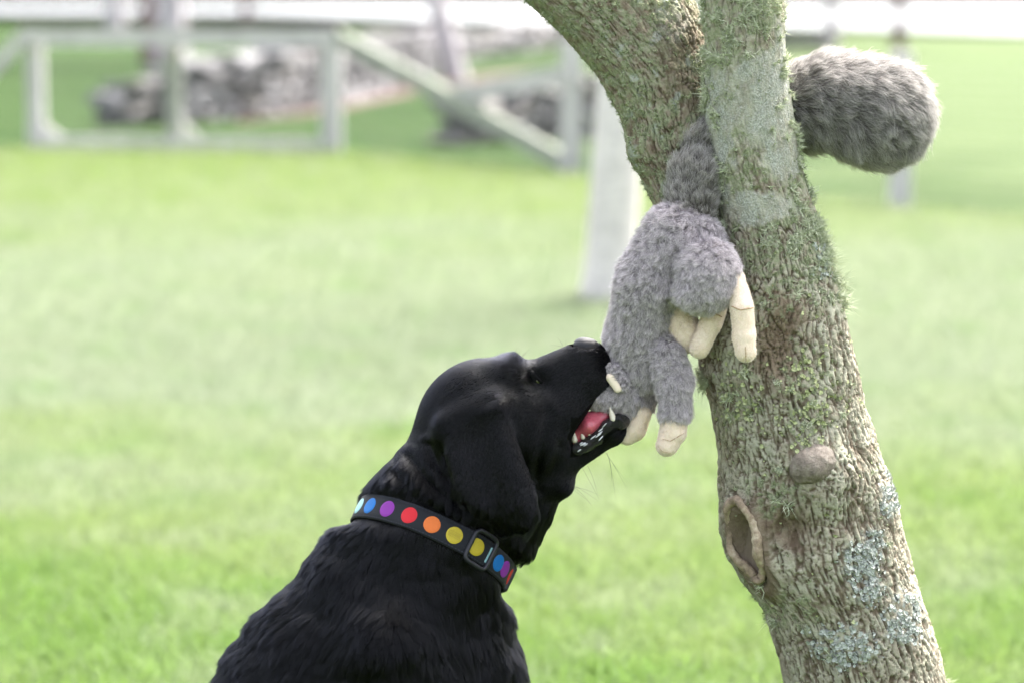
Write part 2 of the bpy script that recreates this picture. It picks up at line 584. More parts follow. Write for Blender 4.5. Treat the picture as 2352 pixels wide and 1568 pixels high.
# near grass blades, too many to count
nb = 330000
Dg = 2.6 * (24.5 / 2.6) ** RNG.random(nb)
Xg = (RNG.random(nb) - 0.5) * 2 * (Dg * 0.205 + 0.7)
kp = Dg < np.interp(Xg / Dg * F + 1176, (0, 760, 1310, 2065, 2900), [e.y for e in edge[1:]]) - 0.1
Dg, Xg = Dg[kp], Xg[kp]; nb = len(Dg)
big = np.maximum(1, Dg / 7) ** 0.75
hgt = (0.032 + 0.028 * RNG.random(nb)) * big ** 0.4
dirn = RNG.normal(size=(nb, 3)) * 0.45 + np.array([0, 0, 1.0])
dirn = unit(dirn)
t3 = np.array([0, 0.5, 1.0])
rt = np.stack([Xg, Dg, np.full(nb, -0.002)], 1)
side = RNG.normal(size=(nb, 3)) * np.array([1, 1, 0]) * 0.35
GP = rt[:, None, :] + hgt[:, None, None] * (t3[None, :, None] * dirn[:, None, :] + (t3 ** 2)[None, :, None] * side[:, None, :])
GR = np.array([0.0017, 0.0014, 0.0003])[None, :] * (0.7 + 0.6 * RNG.random((nb, 1))) * big[:, None]
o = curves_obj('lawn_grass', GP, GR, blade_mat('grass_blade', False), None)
tag(o, 'short pale green lawn grass around the dog and the lichened tree', 'grass', kind='stuff')

# ---- boxes along a line
def beam(name, a, b, w, h, mat, parent, up=Vector((0, 0, 1)), bev=0.006):
    """timber from a to b, w thick across the view, h tall; slightly bevelled"""
    a, b = Vector(a), Vector(b)
    d = (b - a); L = d.length; d.normalize()
    s = d.cross(up)
    if s.length < 0.05: s = d.cross(Vector((0, 1, 0)))
    s.normalize()
    t = s.cross(d).normalized()
    bm = bmesh.new()
    bmesh.ops.create_cube(bm, size=1)
    for vtx in bm.verts:
        x, y, z = vtx.co
        vtx.co = a + d * (x + 0.5) * L + s * y * w + t * z * h
    bmesh.ops.bevel(bm, geom=list(bm.edges), offset=bev, segments=1, affect='EDGES')
    return mesh_bm(name, bm, mat, parent)
M_wood = simple('weathered_wood', (0.42, 0.405, 0.40), 0.85, 0.2, 0.18, 9, 0.5, stretch=(1, 1, 0.3))
M_wood_green = simple('algae_wood', (0.24, 0.255, 0.215), 0.85, 0.2, 0.18, 9, 0.5)
fe = empty('timber_fence', G(760, 353), 'weathered pale timber fence with square frame, diagonal braces and wire mesh', 'fence')
def gp(u, v): return G(u, v)
def post(u, v, top, w, mat=M_wood):
    a = G(u, v); D = a.y
    b = PD(u, top, D); b.x = a.x
    return beam('post', a - Vector((0, 0, 0.1)), Vector((a.x, a.y, b.z)), w, w, mat, fe, up=Vector((0, 1, 0)))
PA = G(85, 343); PB = G(402, 346); PC = G(762, 353); PE = G(1312, 404)
post(85, 343, 66, 0.14); post(402, 346, 92, 0.135, M_wood_green); post(762, 353, 70, 0.17); post(1312, 404, 92, 0.16)
z1 = PD(400, 84, PB.y).z
z0 = 0.07
off = Vector((0, -0.075, 0))
beam('rail', Vector((PA.x - 0.1, PA.y, z1)) + off, Vector((PC.x + 0.1, PC.y, z1)) + off, 0.045, 0.15, M_wood, fe)
beam('rail', Vector((PA.x, PA.y, z0)) + off, Vector((PC.x, PC.y, z0)) + off, 0.045, 0.10, M_wood, fe)
q = PD(775, 84, PC.y) + off
r = PD(1325, 388, PE.y) + off
beam('brace', q, r, 0.035, 0.14, M_wood_green, fe)
tt = (1030 - 775) / (1325 - 775)
beam('brace', PD(1022, 224, PC.y * (1 - tt) + PE.y * tt) + Vector((0, -0.03, 0)), PD(1312, 166, PE.y) + Vector((0, -0.1, 0)), 0.045, 0.14, M_wood, fe)
q = PD(66, 74, PA.y) + off
beam('brace', q, q + Vector((-0.95, 0.1, -1.0)), 0.05, 0.1, M_wood, fe)
for (u, s) in ((85, 1), (402, 1)):
    g = G(u, 343)
    beam('gusset', Vector((g.x + 0.03, g.y, 0.24)) + off * 0.6, Vector((g.x + 0.22, g.y, 0.09)) + off * 0.6, 0.04, 0.05, M_wood, fe)
PF = G(2066, 476)
a = PF; beam('post', a - Vector((0, 0, 0.1)), Vector((a.x, a.y, 0.98)), 0.13, 0.13, M_wood, fe, up=Vector((0, 1, 0)))
PG = G(2900, 545); beam('post', PG - Vector((0, 0, 0.1)), Vector((PG.x, PG.y, 0.98)), 0.13, 0.13, M_wood, fe, up=Vector((0, 1, 0)))
M_wire = simple('galvanised_wire', (0.16, 0.17, 0.16), 0.5, 0.5)
def wires(a, b, z0, z1):
    V, Q = [], []
    def rod(p, q, r=0.0013):
        d = (q - p).normalized(); s = d.cross(Vector((0.3, 0.9, 0.2))).normalized(); t = d.cross(s)
        i = len(V)
        for c in (p, q):
            for k in range(3):
                an = k * 2.094
                V.append(c + (s * math.cos(an) + t * math.sin(an)) * r)
        for k in range(3): Q.append((i + k, i + (k + 1) % 3, i + 3 + (k + 1) % 3, i + 3 + k))
    L = (b - a).length; n = int(L / 0.075)
    for k in range(n + 1):
        p = a.lerp(b, k / n); rod(Vector((p.x, p.y, z0)), Vector((p.x, p.y, z1)))
    for k in range(14):
        z = z0 + (z1 - z0) * k / 13
        rod(Vector((a.x, a.y, z)), Vector((b.x, b.y, z)))
    o = mesh_np('wire_mesh', [tuple(v) for v in V], Q, M_wire, fe)
    o['kind'] = 'stuff'
for a, b in ((PA, PC), (PC, PE), (PE, PF), (PF, PG)): wires(a, b, 0.04, 0.92)

# ---- dry stone walls
M_stone = []
for k, c in enumerate([(0.16, 0.155, 0.16), (0.13, 0.126, 0.13), (0.20, 0.195, 0.20), (0.10, 0.097, 0.102), (0.155, 0.146, 0.14)]):
    M_stone.append(simple('fieldstone', c, 0.9, 0.15, 0.3, 14, 0.6, dist=0.02))
STM = []
for k in range(15):
    bm = bmesh.new()
    for j in range(16):
        v = Vector((random.uniform(-1, 1), random.uniform(-1, 1), random.uniform(-1, 1)))
        v = Vector([math.copysign(abs(x) ** 0.45, x) for x in v])
        bm.verts.new(v * 0.5)
    r = bmesh.ops.convex_hull(bm, input=list(bm.verts))
    bmesh.ops.delete(bm, geom=list({v for v in r['geom_interior'] if isinstance(v, bmesh.types.BMVert)}), context='VERTS')
    me = bpy.data.meshes.new('stone'); bm.to_mesh(me); bm.free()
    me.materials.append(M_stone[k % 5]); STM.append(me)
def stone_wall(pts, hs, label, sl=0.36, sh=0.125, thick=0.5):
    root = empty('stone_wall', pts[0], label, 'stone wall', 'dry stone walls beyond the fence')
    seg = [(pts[i + 1] - pts[i]).length for i in range(len(pts) - 1)]
    tot = sum(seg)
    def at(s):
        for i, L in enumerate(seg):
            if s <= L or i == len(seg) - 1:
                f = min(s / L, 1.0)
                return pts[i].lerp(pts[i + 1], f), hs[i] + (hs[i + 1] - hs[i]) * f, (pts[i + 1] - pts[i]).normalized()
            s -= L
    cnt = 0
    row = 0
    rest = []
    CUT = 298 * sl / (max(hs) / sh)
    for row, s0, s1 in [(r_, a0, a1) for (a0, a1) in ((0.0, min(tot, CUT)), (min(tot, CUT), tot)) for r_ in range(int(max(hs) / sh) + 1)]:
        s = s0 + random.uniform(0, 0.2)
        while s < s1:
            L = sl * random.uniform(0.55, 1.45)
            p, hh, d = at(s + L / 2)
            z = row * sh
            if z < hh * random.uniform(0.85, 1.08):
                o = bpy.data.objects.new('stone', random.choice(STM))
                hz = sh * random.uniform(0.95, 1.3)
                o.scale = (L * 1.02, thick * random.uniform(0.85, 1.15), hz)
                o.rotation_euler = (random.uniform(-.06, .06), random.uniform(-.08, .08), math.atan2(d.y, d.x) + random.uniform(-.12, .12))
                o.location = p + Vector((0, random.uniform(-.05, .05), z + hz * 0.42))
                if cnt < 298:
                    link(o, root)
                else:
                    rest.append(o)
                cnt += 1
            s += L
    if rest:                      # the smallest-looking far stones, joined
        V, T, Mi = [], [], []
        for o in rest:
            mw = Matrix.LocRotScale(o.location, o.rotation_euler, o.scale); i = len(V)
            V += [tuple(mw @ v.co) for v in o.data.vertices]
            T += [tuple(i + k for k in p.vertices) for p in o.data.polygons]
            bpy.data.objects.remove(o)
        T = [t for t in T if len(t) == 3]
        so = mesh_np('far_stones', V, T, M_stone[0], root, False); so['kind'] = 'stuff'
    return root
w1 = [G(u, v) for u, v in ((222, 293), (390, 284), (563, 272), (727, 244), (880, 206), (1015, 160))]
stone_wall(w1, [0.30, 0.55, 0.72, 0.68, 0.80, 0.72], 'long grey dry stone wall receding behind the square timber frame', 0.36, 0.12)
w2 = [G(u, v) for u, v in ((998, 336), (1283, 318), (1460, 312))]
stone_wall(w2, [0.36, 0.55, 0.62], 'short grey dry stone wall behind the right-hand diagonal brace', 0.27, 0.1)
w3 = [G(u, v) for u, v in ((1037, 137), (1245, 112), (1600, 112), (1900, 116))]
stone_wall(w3, [0.45, 0.75, 0.7, 0.3], 'far dark dry stone wall near the water behind the leaning limb', 0.75, 0.2, 0.7)

# ---- background trees
M_bark_pale = simple('pale_bark', (0.54, 0.51, 0.48), 0.9, 0.1, 0.2, 12, 0.5, stretch=(1, 1, 3))
M_bark_mauve = simple('mauve_bark', (0.40, 0.36, 0.375), 0.9, 0.1, 0.25, 8, 0.5, stretch=(1, 1, 0.3))
M_bark_dark = simple('dark_bark', (0.13, 0.085, 0.09), 0.9, 0.1, 0.25, 8, 0.5, stretch=(1, 1, 0.3))
M_leaf = simple('leaf', (0.075, 0.13, 0.04), 0.6, 0.3, 0.35, 3)
def tubemesh(pts, rads, seg=14, amp=0.06):
    V, Q = [], []
    for i, (p, r) in enumerate(zip(pts, rads)):
        d = (pts[min(i + 1, len(pts) - 1)] - pts[max(i - 1, 0)]).normalized()
        s = d.cross(Vector((0.2, 1, 0.1))).normalized(); t = d.cross(s)
        for k in range(seg):
            a = k * 2 * math.pi / seg
            rr = r * (1 + amp * math.sin(3 * a + i * 0.7) + random.uniform(-amp, amp) * 0.5)
            V.append(tuple(p + (s * math.cos(a) + t * math.sin(a)) * rr))
        if i:
            for k in range(seg):
                a0 = (i - 1) * seg + k; a1 = (i - 1) * seg + (k + 1) % seg
                Q.append((a0, a1, a1 + seg, a0 + seg))
    return V, Q
def tree_bg(name, label, base, r, lean, H, mat, crown=1.9, group=None, dens=1500):
    root = empty(name, base, label, 'tree', group)
    base = Vector(base)
    n = 12
    pts = [base + Vector((lean * (i / n * H) ** 1.1 + 0.05 * r * math.sin(i), 0.02 * math.sin(i * 1.7), -0.15 + i / n * H)) for i in range(n + 1)]
    rad = [r * (1.25 if i == 0 else 1.0) * (1 - 0.6 * i / n) for i in range(n + 1)]
    V, Q = tubemesh(pts, rad)
    mesh_np('trunk', V, Q, mat, root)
    tips = [pts[-1]]
    for k in range(5):
        a = k * 1.256 + random.random(); i = n - 4 + k % 4
        s = pts[i]; e = s + Vector((math.cos(a), math.sin(a), random.uniform(0.5, 1.0))) * crown * 0.7
        m = (s + e) / 2 + Vector((0, 0, 0.1 * crown))
        V, Q = tubemesh([s, m, e], [rad[i] * 0.6, rad[i] * 0.35, rad[i] * 0.1], 7)
        mesh_np('limb', V, Q, mat, root); tips.append(e); tips.append(m)
    rg = np.random.default_rng(int(abs(base.x) * 100) + 5)
    cc = np.array([tuple(t) for t in tips])[rg.integers(0, len(tips), 160)] + rg.normal(size=(160, 3)) * crown * 0.3
    c = cc[rg.integers(0, 160, dens)] + rg.normal(size=(dens, 3)) * crown * 0.11
    s = crown * 0.05 * (0.6 + 0.8 * rg.random(dens))
    a = unit(rg.normal(size=(dens, 3))) * s[:, None]; b_ = unit(np.cross(a, rg.normal(size=(dens, 3)))) * s[:, None] * 0.6
    V = np.stack([c - a, c + b_, c + a, c - b_], 1).reshape(-1, 3)
    Q = np.arange(dens * 4).reshape(-1, 4)
    mesh_np('crown', V, Q, M_leaf, root, False)
    return root
tree_bg('pale_trunk_tree', 'tree with broad pale grey trunk on the lawn behind the toy', G(1394, 694), 0.122, 0.055, 3.6, M_bark_pale, 1.3, None, 90)
tree_bg('far_tree', 'far slim tree left of the twin trunks, above the fence rail', G(268, 92), 0.36, -0.01, 8.5, M_bark_mauve, 3.4, 'far trees at the field edge')
tree_bg('far_tree', 'dark trunk of the far twin trees above the fence rail', G(342, 148), 0.15, 0.0, 8, M_bark_dark, 3.0, 'far trees at the field edge')
tree_bg('far_tree', 'pale trunk of the far twin trees behind the middle fence post', G(396, 150), 0.33, -0.01, 8, M_bark_mauve, 3.0, 'far trees at the field edge')
tree_bg('far_tree', 'leaning pale mauve tree rising through the far stone wall', G(1052, 188), 0.20, -0.22, 7, M_bark_mauve, 2.6, 'far trees at the field edge')
tree_bg('far_tree', 'pale tree close right of the lichened stem, by the water', G(1908, 112), 0.22, 0.0, 8, M_bark_mauve, 3.0, 'far trees at the field edge')
tree_bg('far_tree', 'thin dark tree by the water above the plush tail', G(2064, 116), 0.17, 0.0, 7, M_bark_dark, 2.8, 'far trees at the field edge')
tree_bg('far_tree', 'faint slim dark tree on the left shore, right of the twin trunks', G(565, 52), 0.30, 0.0, 9, M_bark_dark, 3.4, 'far trees at the field edge')
# ================================================================== THE LICHENED TREE
TREE = empty('lichened_tree', G(2120, 2314), 'leaning rough-barked tree with lichen, forked around the plush toy', 'tree')
# rows: v, left, right, depth of axis, depth half-width
STEM = np.array([(-1500, 1480, 1600, 60, 55), (-900, 1545, 1695, 40, 72), (-500, 1585, 1755, 20, 82), (-200, 1606, 1787, 10, 90), (0, 1615, 1800, 0, 95), (150, 1617, 1808, 0, 98), (300, 1621, 1828, 0, 104),
                 (420, 1638, 1850, 0, 106), (520, 1652, 1880, 0, 112), (600, 1660, 1906, 0, 126), (700, 1628, 1940, 0, 150),
                 (780, 1606, 1956, 0, 165), (850, 1605, 1968, 0, 175), (930, 1630, 1988, 0, 178), (1050, 1652, 2022, 0, 185),
                 (1120, 1655, 2046, 0, 192), (1200, 1662, 2070, 0, 195), (1270, 1672, 2092, 0, 198), (1330, 1704, 2110, 0, 195), (1400, 1750, 2129, 0, 188),
                 (1480, 1778, 2152, 0, 187), (1568, 1802, 2176, 0, 190), (1700, 1832, 2214, 0, 196), (1950, 1868, 2276, 0, 212),
                 (2150, 1880, 2330, 0, 235), (2260, 1840, 2380, 0, 270), (2340, 1780, 2450, 0, 330)], float)
LIMB = np.array([(-1500, -300, -120, 420, 80), (-900, 300, 530, 340, 100), (-500, 740, 1050, 270, 112), (-200, 1030, 1390, 215, 122), (-90, 1126, 1500, 198, 126), (0, 1205, 1596, 180, 132), (80, 1288, 1625, 165, 135), (170, 1368, 1640, 150, 135), (270, 1420, 1650, 130, 132),
                 (380, 1460, 1665, 110, 128), (470, 1500, 1690, 90, 122), (560, 1545, 1715, 70, 118), (660, 1590, 1745, 45, 110), (800, 1650, 1800, 20, 100)], float)
def smooth_rows(T, vs):
    out = []
    for k in range(1, 5):
        x = np.interp(vs, T[:, 0], T[:, k])
        for _ in range(3):
            y = x.copy(); y[1:-1] = 0.25 * x[:-2] + 0.5 * x[1:-1] + 0.25 * x[2:]; x = y
        out.append(x)
    return out
def bark_mesh(name, T, vs, ns, mat, seedoff, masks):
    L, R, W, RW = smooth_rows(T, vs)
    th = np.linspace(0, 2 * math.pi, ns, endpoint=False)
    CU, HU = (L + R) / 2, (R - L) / 2
    VV, TH = np.meshgrid(vs, th, indexing='ij')
    cu, hu, w, rw = (np.repeat(a[:, None], ns, 1) for a in (CU, HU, W, RW))
    cu, hu, w, rw, VV, TH = (a.ravel() for a in (cu, hu, w, rw, VV, TH))
    lu, lw = np.cos(TH), -np.sin(TH)      # theta = pi/2 faces the camera
    # low lumps
    q = np.stack([lu * 1.3 + seedoff, lw * 1.3, VV / 190], 1)
    lump = 0.045 * fbm(q, 3)
    # bark plates: tall cells, wavy
    along = VV / 60.0
    rr = (hu + rw) / 2
    pu, pw = lu * rr / 13.0, lw * rr / 13.0
    wq = np.stack([lu * rr / 45 + seedoff, lw * rr / 45, VV / 80], 1)
    wx, wy, wz = perlin(wq), perlin(wq + 31), perlin(wq + 77)
    wb = np.stack([lu * rr / 120 + seedoff, lw * rr / 120, VV / 200], 1)
    bx, by = perlin(wb + 11), perlin(wb + 57)
    q = np.stack([lu * rr / 12.5 + wx * 0.7 + bx * 1.6 + seedoff, lw * rr / 12.5 + wy * 0.7 + by * 1.6, VV / 105.0 + wz * 0.4], 1)
    r1 = np.abs(perlin(q)) + 0.05 * fbm(q * 4.1 + 3, 2)
    crack = 0.85 * (1 - sstep(0.015, 0.16, r1))
    q2 = np.stack([lu * rr / 21.0 + wy * 0.6 + bx * 1.2 + 40 + seedoff, lw * rr / 21.0 + wx * 0.6 + by * 1.2, VV / 190.0 + wz * 0.4], 1)
    r2 = np.abs(perlin(q2)) + 0.05 * fbm(q2 * 5.3 + 9, 2)
    crack2 = 1 - sstep(0.01, 0.10, r2)
    f1, f2, rid = voronoi(np.stack([pu * 0.7 + wx * 1.5 + seedoff, pw * 0.7 + wy * 1.5, VV / 45.0 + wz * 1.4], 1))
    split = (1 - sstep(0.0, 0.12, f2 - f1)) * 0.75
    crack = np.maximum(crack, split)
    fine = fbm(np.stack([lu * rr / 7, lw * rr / 7, VV / 11], 1), 3)
    plate = (_perm[rid] / 255.0 - 0.5) * sstep(0.0, 0.3, f2 - f1)
    uv_u = cu + hu * lu
    mk = masks(uv_u, VV, lu, lw, fine)
    rough = mk['rough']
    hgt = rough * (-5.5 * crack - 7.5 * crack2 + 2.4 * plate + 1.8 * fine) + (1 - rough) * (1.0 * fine - 0.8 * crack) + mk.get('dz', 0)
    mean = (hu + rw) / 2
    sc = 1 + lump + hgt / mean
    uu = cu + hu * lu * sc
    ww = w + rw * lw * sc
    V = np.empty((len(uu), 3))
    t = (SUBJ + w / 1800.0)
    x, y = (cu - 1176) / F, -(VV - 784) / F        # centre line point, then metric offsets
    dy = cp + y * sp_; dz = -sp_ + y * cp
    tt = t / dy
    V[:, 0] = x * tt + (uu - cu) / F * tt
    V[:, 1] = t + (ww - w) / 1800.0
    V[:, 2] = CAMH + dz * tt
    i, j = np.meshgrid(np.arange(len(vs) - 1), np.arange(ns), indexing='ij')
    a = (i * ns + j).ravel(); b = (i * ns + (j + 1) % ns).ravel()
    Q = np.stack([a, b, b + ns, a + ns], 1)
    # face order so that normals point outwards
    N = normals(V[:], Q)
    out = np.stack([lu, lw, 0 * lu], 1)
    if (N * out).sum() < 0: Q = Q[:, ::-1]
    o = mesh_np(name, V, Q, mat, TREE)
    fattr(o, 'crack', np.maximum(crack, crack2) * rough)
    fattr(o, 'plate', plate + 0.5)
    for k in ('pale', 'moss', 'brown', 'blue', 'rough'): fattr(o, k, mk[k])
    return o, V, Q, uv_u, VV, lu, lw, mk
def blobmask(u, v, c, soft=0.5):
    """union of soft spots (u, v, ru, rv)"""
    m = 0
    for (cu, cv, ru, rv) in c:
        d = np.sqrt(((u - cu) / ru) ** 2 + ((v - cv) / rv) ** 2)
        m = np.maximum(m, 1 - sstep(1 - soft, 1 + soft, d))
    return m
def stem_masks(u, v, lu, lw, fine):
    nz = fbm(np.stack([u / 40, v / 40, lw * 2], 1), 4)
    nz2 = fbm(np.stack([u / 16 + 9, v / 16, lw * 4], 1), 3)
    front = lw < 0.2
    pale = np.clip(blobmask(u + 25 * nz, v + 25 * nz, [(1760, 225, 100, 105), (1800, 150, 50, 90), (1640, 330, 35, 190), (1790, 350, 50, 55), (1740, 470, 80, 40)], 0.35), 0, 1)
    pale = pale * np.where(lw < 0.5, 1, 0.4)
    moss = sstep(0.02, 0.5, 0.30 * (1 - sstep(520, 800, v)) + 0.55 * nz2 + 0.25 * nz - 0.1) * (1 - 0.85 * pale)
    low = blobmask(u + 30 * nz, v + 30 * nz, [(1840, 880, 75, 110), (1800, 1370, 75, 60), (1690, 900, 40, 90), (1840, 960, 60, 60), (1760, 1100, 60, 60), (1780, 640, 110, 70)], 0.6)
    moss = np.maximum(moss * (1 - 0.75 * sstep(600, 760, v)), low * sstep(-0.15, 0.35, nz2) * 0.9)
    blue = blobmask(u + 30 * nz2, v + 30 * nz2, [(1965, 1260, 45, 45), (1975, 1310, 38, 40), (2065, 1400, 50, 45), (1925, 1450, 70, 42), (1885, 600, 12, 36), (2038, 1130, 25, 45), (2060, 1360, 30, 20), (1990, 1220, 30, 26)], 0.4) * (lw < 0.5)
    blue = blue * sstep(-0.25, 0.1, nz2 + 0.3 * nz)
    brown = np.maximum(blobmask(u + 25 * nz, v + 25 * nz, [(1765, 790, 55, 95), (1790, 720, 60, 60), (1770, 1160, 70, 50), (1800, 1190, 40, 40)], 0.6), 0.45 * sstep(0.1, 0.6, -nz)) * (lw < 0.6)
    rough = np.clip(1 - pale * 0.8, 0.2, 1) * (0.55 + 0.45 * sstep(250, 650, v))
    dz = -16 * blobmask(u, v, [(1768, 775, 40, 60), (1795, 1182, 26, 26)], 0.8) * (lw < 0)
    dz = dz + 32 * blobmask(u, v, [(1862, 1066, 74, 66)], 0.75) * (lw < 0) + 10 * blobmask(u, v, [(1700, 1240, 70, 130)], 0.8) * (lw < 0.3)
    # scar: the hollow of the pruning wound
    ang = np.arctan2(-lw, -lu)        # 0 = left, pi/2 = towards the camera
    sx, sv = (ang - 0.68) / 0.24, (v - 1238) / 88
    rr = np.sqrt(sx ** 2 + sv ** 2)
    dz = dz - 36 * (1 - sstep(0.5, 1.0, rr)) + 10 * np.exp(-((rr - 1.15) / 0.22) ** 2)
    rough = rough * (0.15 + 0.85 * sstep(0.9, 1.5, rr))
    brown = np.maximum(brown, 1 - sstep(1.15, 1.5, rr))
    moss = moss * sstep(1.1, 1.6, rr); blue = blue * sstep(1.1, 1.5, rr)
    return dict(rough=rough, pale=pale, moss=moss, blue=blue, brown=brown, dz=dz)
def limb_masks(u, v, lu, lw, fine):
    nz = fbm(np.stack([u / 40, v / 40 + 50, lw * 2], 1), 4)
    nz2 = fbm(np.stack([u / 16 + 90, v / 16, lw * 4], 1), 3)
    moss = sstep(-0.2, 0.4, 0.6 * nz2 + 0.4 * nz + 0.16) * 0.9
    brown = blobmask(u + 30 * nz, v + 30 * nz, [(1555, 110, 50, 75), (1600, 60, 40, 60), (1560, 200, 60, 40)], 0.6) * 0.9
    pale = blobmask(u + 20 * nz, v + 20 * nz, [(1545, 50, 40, 40)], 0.6) * 0.5
    moss = moss * (1 - 0.7 * brown)
    return dict(rough=np.full(len(u), 0.9), pale=pale, moss=moss, blue=0 * u + 0.6 * sstep(0.45, 0.7, nz), brown=np.maximum(brown, 0.55 + 0.3 * sstep(-0.2, 0.5, -nz)), dz=14 * blobmask(u, v, [(1470, 345, 30, 40)], 0.8) * (lw < 0))
def attr(n, name):
    a = n.new('ShaderNodeAttribute'); a.attribute_name = name
    return a.outputs['Fac']
M_bark, n, l, b = newmat('bark')
pos = objco(n, l)
fn = noise(n, l, 420, 4, 0.65, pos)
md = noise(n, l, 120, 4, 0.65, pos)
lg = noise(n, l, 28, 4, 0.6, pos)
col = mix(n, l, ramp(n, l, md, [(0.36, 0.0), (0.64, 1.0)]), (0.20, 0.172, 0.128), (0.375, 0.345, 0.262))
col = mix(n, l, ramp(n, l, lg, [(0.42, 0.0), (0.62, 0.75)]), col, (0.38, 0.375, 0.295))
col = mix(n, l, ramp(n, l, attr(n, 'plate'), [(0.2, 0.0), (0.9, 0.5)]), col, (0.46, 0.435, 0.345))
brn = n.new('ShaderNodeMath'); brn.operation = 'MULTIPLY'; l.new(attr(n, 'brown'), brn.inputs[0]); brn.inputs[1].default_value = 0.85
col = mix(n, l, brn.outputs[0], col, mix(n, l, md, (0.095, 0.062, 0.042), (0.20, 0.145, 0.10)))
col = mix(n, l, ramp(n, l, attr(n, 'crack'), [(0.2, 0.0), (0.8, 0.85)]), col, (0.11, 0.078, 0.053))
pl = n.new('ShaderNodeMath'); pl.operation = 'MULTIPLY'; l.new(attr(n, 'pale'), pl.inputs[0]); l.new(ramp(n, l, noise(n, l, 60, 5, 0.7, objco(n, l, (1, 1, 0.5))), [(0.34, 0.25), (0.56, 0.95)]), pl.inputs[1])
col = mix(n, l, pl.outputs[0], col, mix(n, l, ramp(n, l, fn, [(0.35, 0.0), (0.65, 1.0)]), (0.19, 0.195, 0.165), (0.45, 0.46, 0.415)))
mm = n.new('ShaderNodeMath'); mm.operation = 'MULTIPLY'; l.new(attr(n, 'moss'), mm.inputs[0]); l.new(ramp(n, l, fn, [(0.30, 0.25), (0.55, 0.95)]), mm.inputs[1])
col = mix(n, l, mm.outputs[0], col, mix(n, l, md, (0.20, 0.225, 0.125), (0.33, 0.36, 0.23)))
bb = n.new('ShaderNodeMath'); bb.operation = 'MULTIPLY'; l.new(attr(n, 'blue'), bb.inputs[0]); l.new(ramp(n, l, fn, [(0.38, 0.3), (0.58, 0.95)]), bb.inputs[1])
col = mix(n, l, bb.outputs[0], col, (0.36, 0.385, 0.37))
l.new(col, b.inputs['Base Color'])
b.inputs['Roughness'].default_value = 0.9
b.inputs['Specular IOR Level'].default_value = 0.15
bump(n, l, fn, 0.7, 0.004, b)

vs_in = np.arange(-60, 1640, 2.8)
vs = np.concatenate([np.arange(-1500, -60, 26), vs_in, np.arange(1640, 2345, 12)])
stem, SV, SQ, su, sv_, slu, slw, smk = bark_mesh('trunk', STEM, vs, 330, M_bark, 0.0, stem_masks)
vs = np.concatenate([np.arange(-1500, -60, 26), np.arange(-60, 800, 2.8)])
limb, LV, LQ, lu_, lv_, llu, llw, lmk = bark_mesh('limb', LIMB, vs, 330, M_bark, 20.0, limb_masks)

# ---- knot and pruning scar
M_knot, n, l, b = newmat('knot_bark')
pos = objco(n, l)
l.new(ramp(n, l, noise(n, l, 90, 5, 0.7, pos), [(0.3, (0.09, 0.072, 0.058)), (0.5, (0.18, 0.148, 0.118)), (0.75, (0.28, 0.25, 0.21))]), b.inputs['Base Color'])
b.inputs['Roughness'].default_value = 0.75
bump(n, l, noise(n, l, 160, 5, 0.7, pos), 0.8, 0.004, b)
o, KV, KQ = blob('knot', [('c', P(1868, 1066, -172), P(1862, 1070, -198), M(50), M(38), 1.0, 0.01), ('e', P(1888, 1058, -190), (M(26), M(22), M(32)), 0.3, 0.018), ('e', P(1846, 1080, -186), (M(28), M(24), M(26)), 0.0, 0.018)], 0.0022, M_knot, TREE, 2, (0.0016, 60))
o['label'] = 'smooth brown healed knot'
def stem_pt(ang, v, off=0.0):
    """point on the stem skin: ang 0 = left, pi/2 = towards the camera"""
    L = np.interp(v, STEM[:, 0], STEM[:, 1]); R = np.interp(v, STEM[:, 0], STEM[:, 2]); RW = np.interp(v, STEM[:, 0], STEM[:, 4])
    cu, hu = (L + R) / 2, (R - L) / 2
    return P(cu - math.cos(ang) * (hu + off), v, -math.sin(ang) * (RW + off))
def tube_closed(name, pts, rads, mat, parent, seg=10):
    V, Q = [], []
    n = len(pts)
    for i in range(n):
        d = (pts[(i + 1) % n] - pts[i - 1]).normalized()
        c = sum(pts, Vector()) / n
        s = (pts[i] - c); s = (s - d * s.dot(d)).normalized(); t = d.cross(s)
        for k in range(seg):
            a = k * 2 * math.pi / seg
            V.append(tuple(pts[i] + (s * math.cos(a) + t * math.sin(a)) * rads[i]))
        j = (i + 1) % n
        for k in range(seg):
            Q.append((i * seg + k, i * seg + (k + 1) % seg, j * seg + (k + 1) % seg, j * seg + k))
    return mesh_np(name, V, Q, mat, parent)
lip, lr = [], []
for k in range(90):
    a = k * 2 * math.pi / 90
    e = abs(math.sin(a)) ** 1.0 * math.copysign(1, math.sin(a))
    w = 0.23 * (1 - 0.35 * max(0, e) ** 2)
    lip.append(stem_pt(0.68 + math.cos(a) * w + 0.03 * e, 1238 + e * 90 + (6 if e > 0.9 else 0), 13 + 4 * math.sin(5 * a)))
    lr.append(M(10 + 2.5 * math.sin(3 * a + 1) + random.uniform(-1, 1)))
M_lip, n, l, b = newmat('callus_bark')
pos = objco(n, l)
l.new(ramp(n, l, noise(n, l, 70, 5, 0.7, pos), [(0.3, (0.11, 0.08, 0.055)), (0.5, (0.28, 0.21, 0.145)), (0.7, (0.46, 0.385, 0.285))]), b.inputs['Base Color'])
b.inputs['Roughness'].default_value = 0.8
bump(n, l, noise(n, l, 130, 5, 0.7, pos), 0.9, 0.004, b)
lip_o = tube_closed('pruning_scar', lip, lr, M_lip, TREE, 16)
lv0 = np.empty(len(lip_o.data.vertices) * 3, np.float32); lip_o.data.vertices.foreach_get('co', lv0); lv0 = lv0.reshape(-1, 3)
lv0 = lv0 + np.stack([fbm(lv0 * 90, 3), fbm(lv0 * 90 + 33, 3), fbm(lv0 * 90 + 71, 3)], 1) * 0.0012
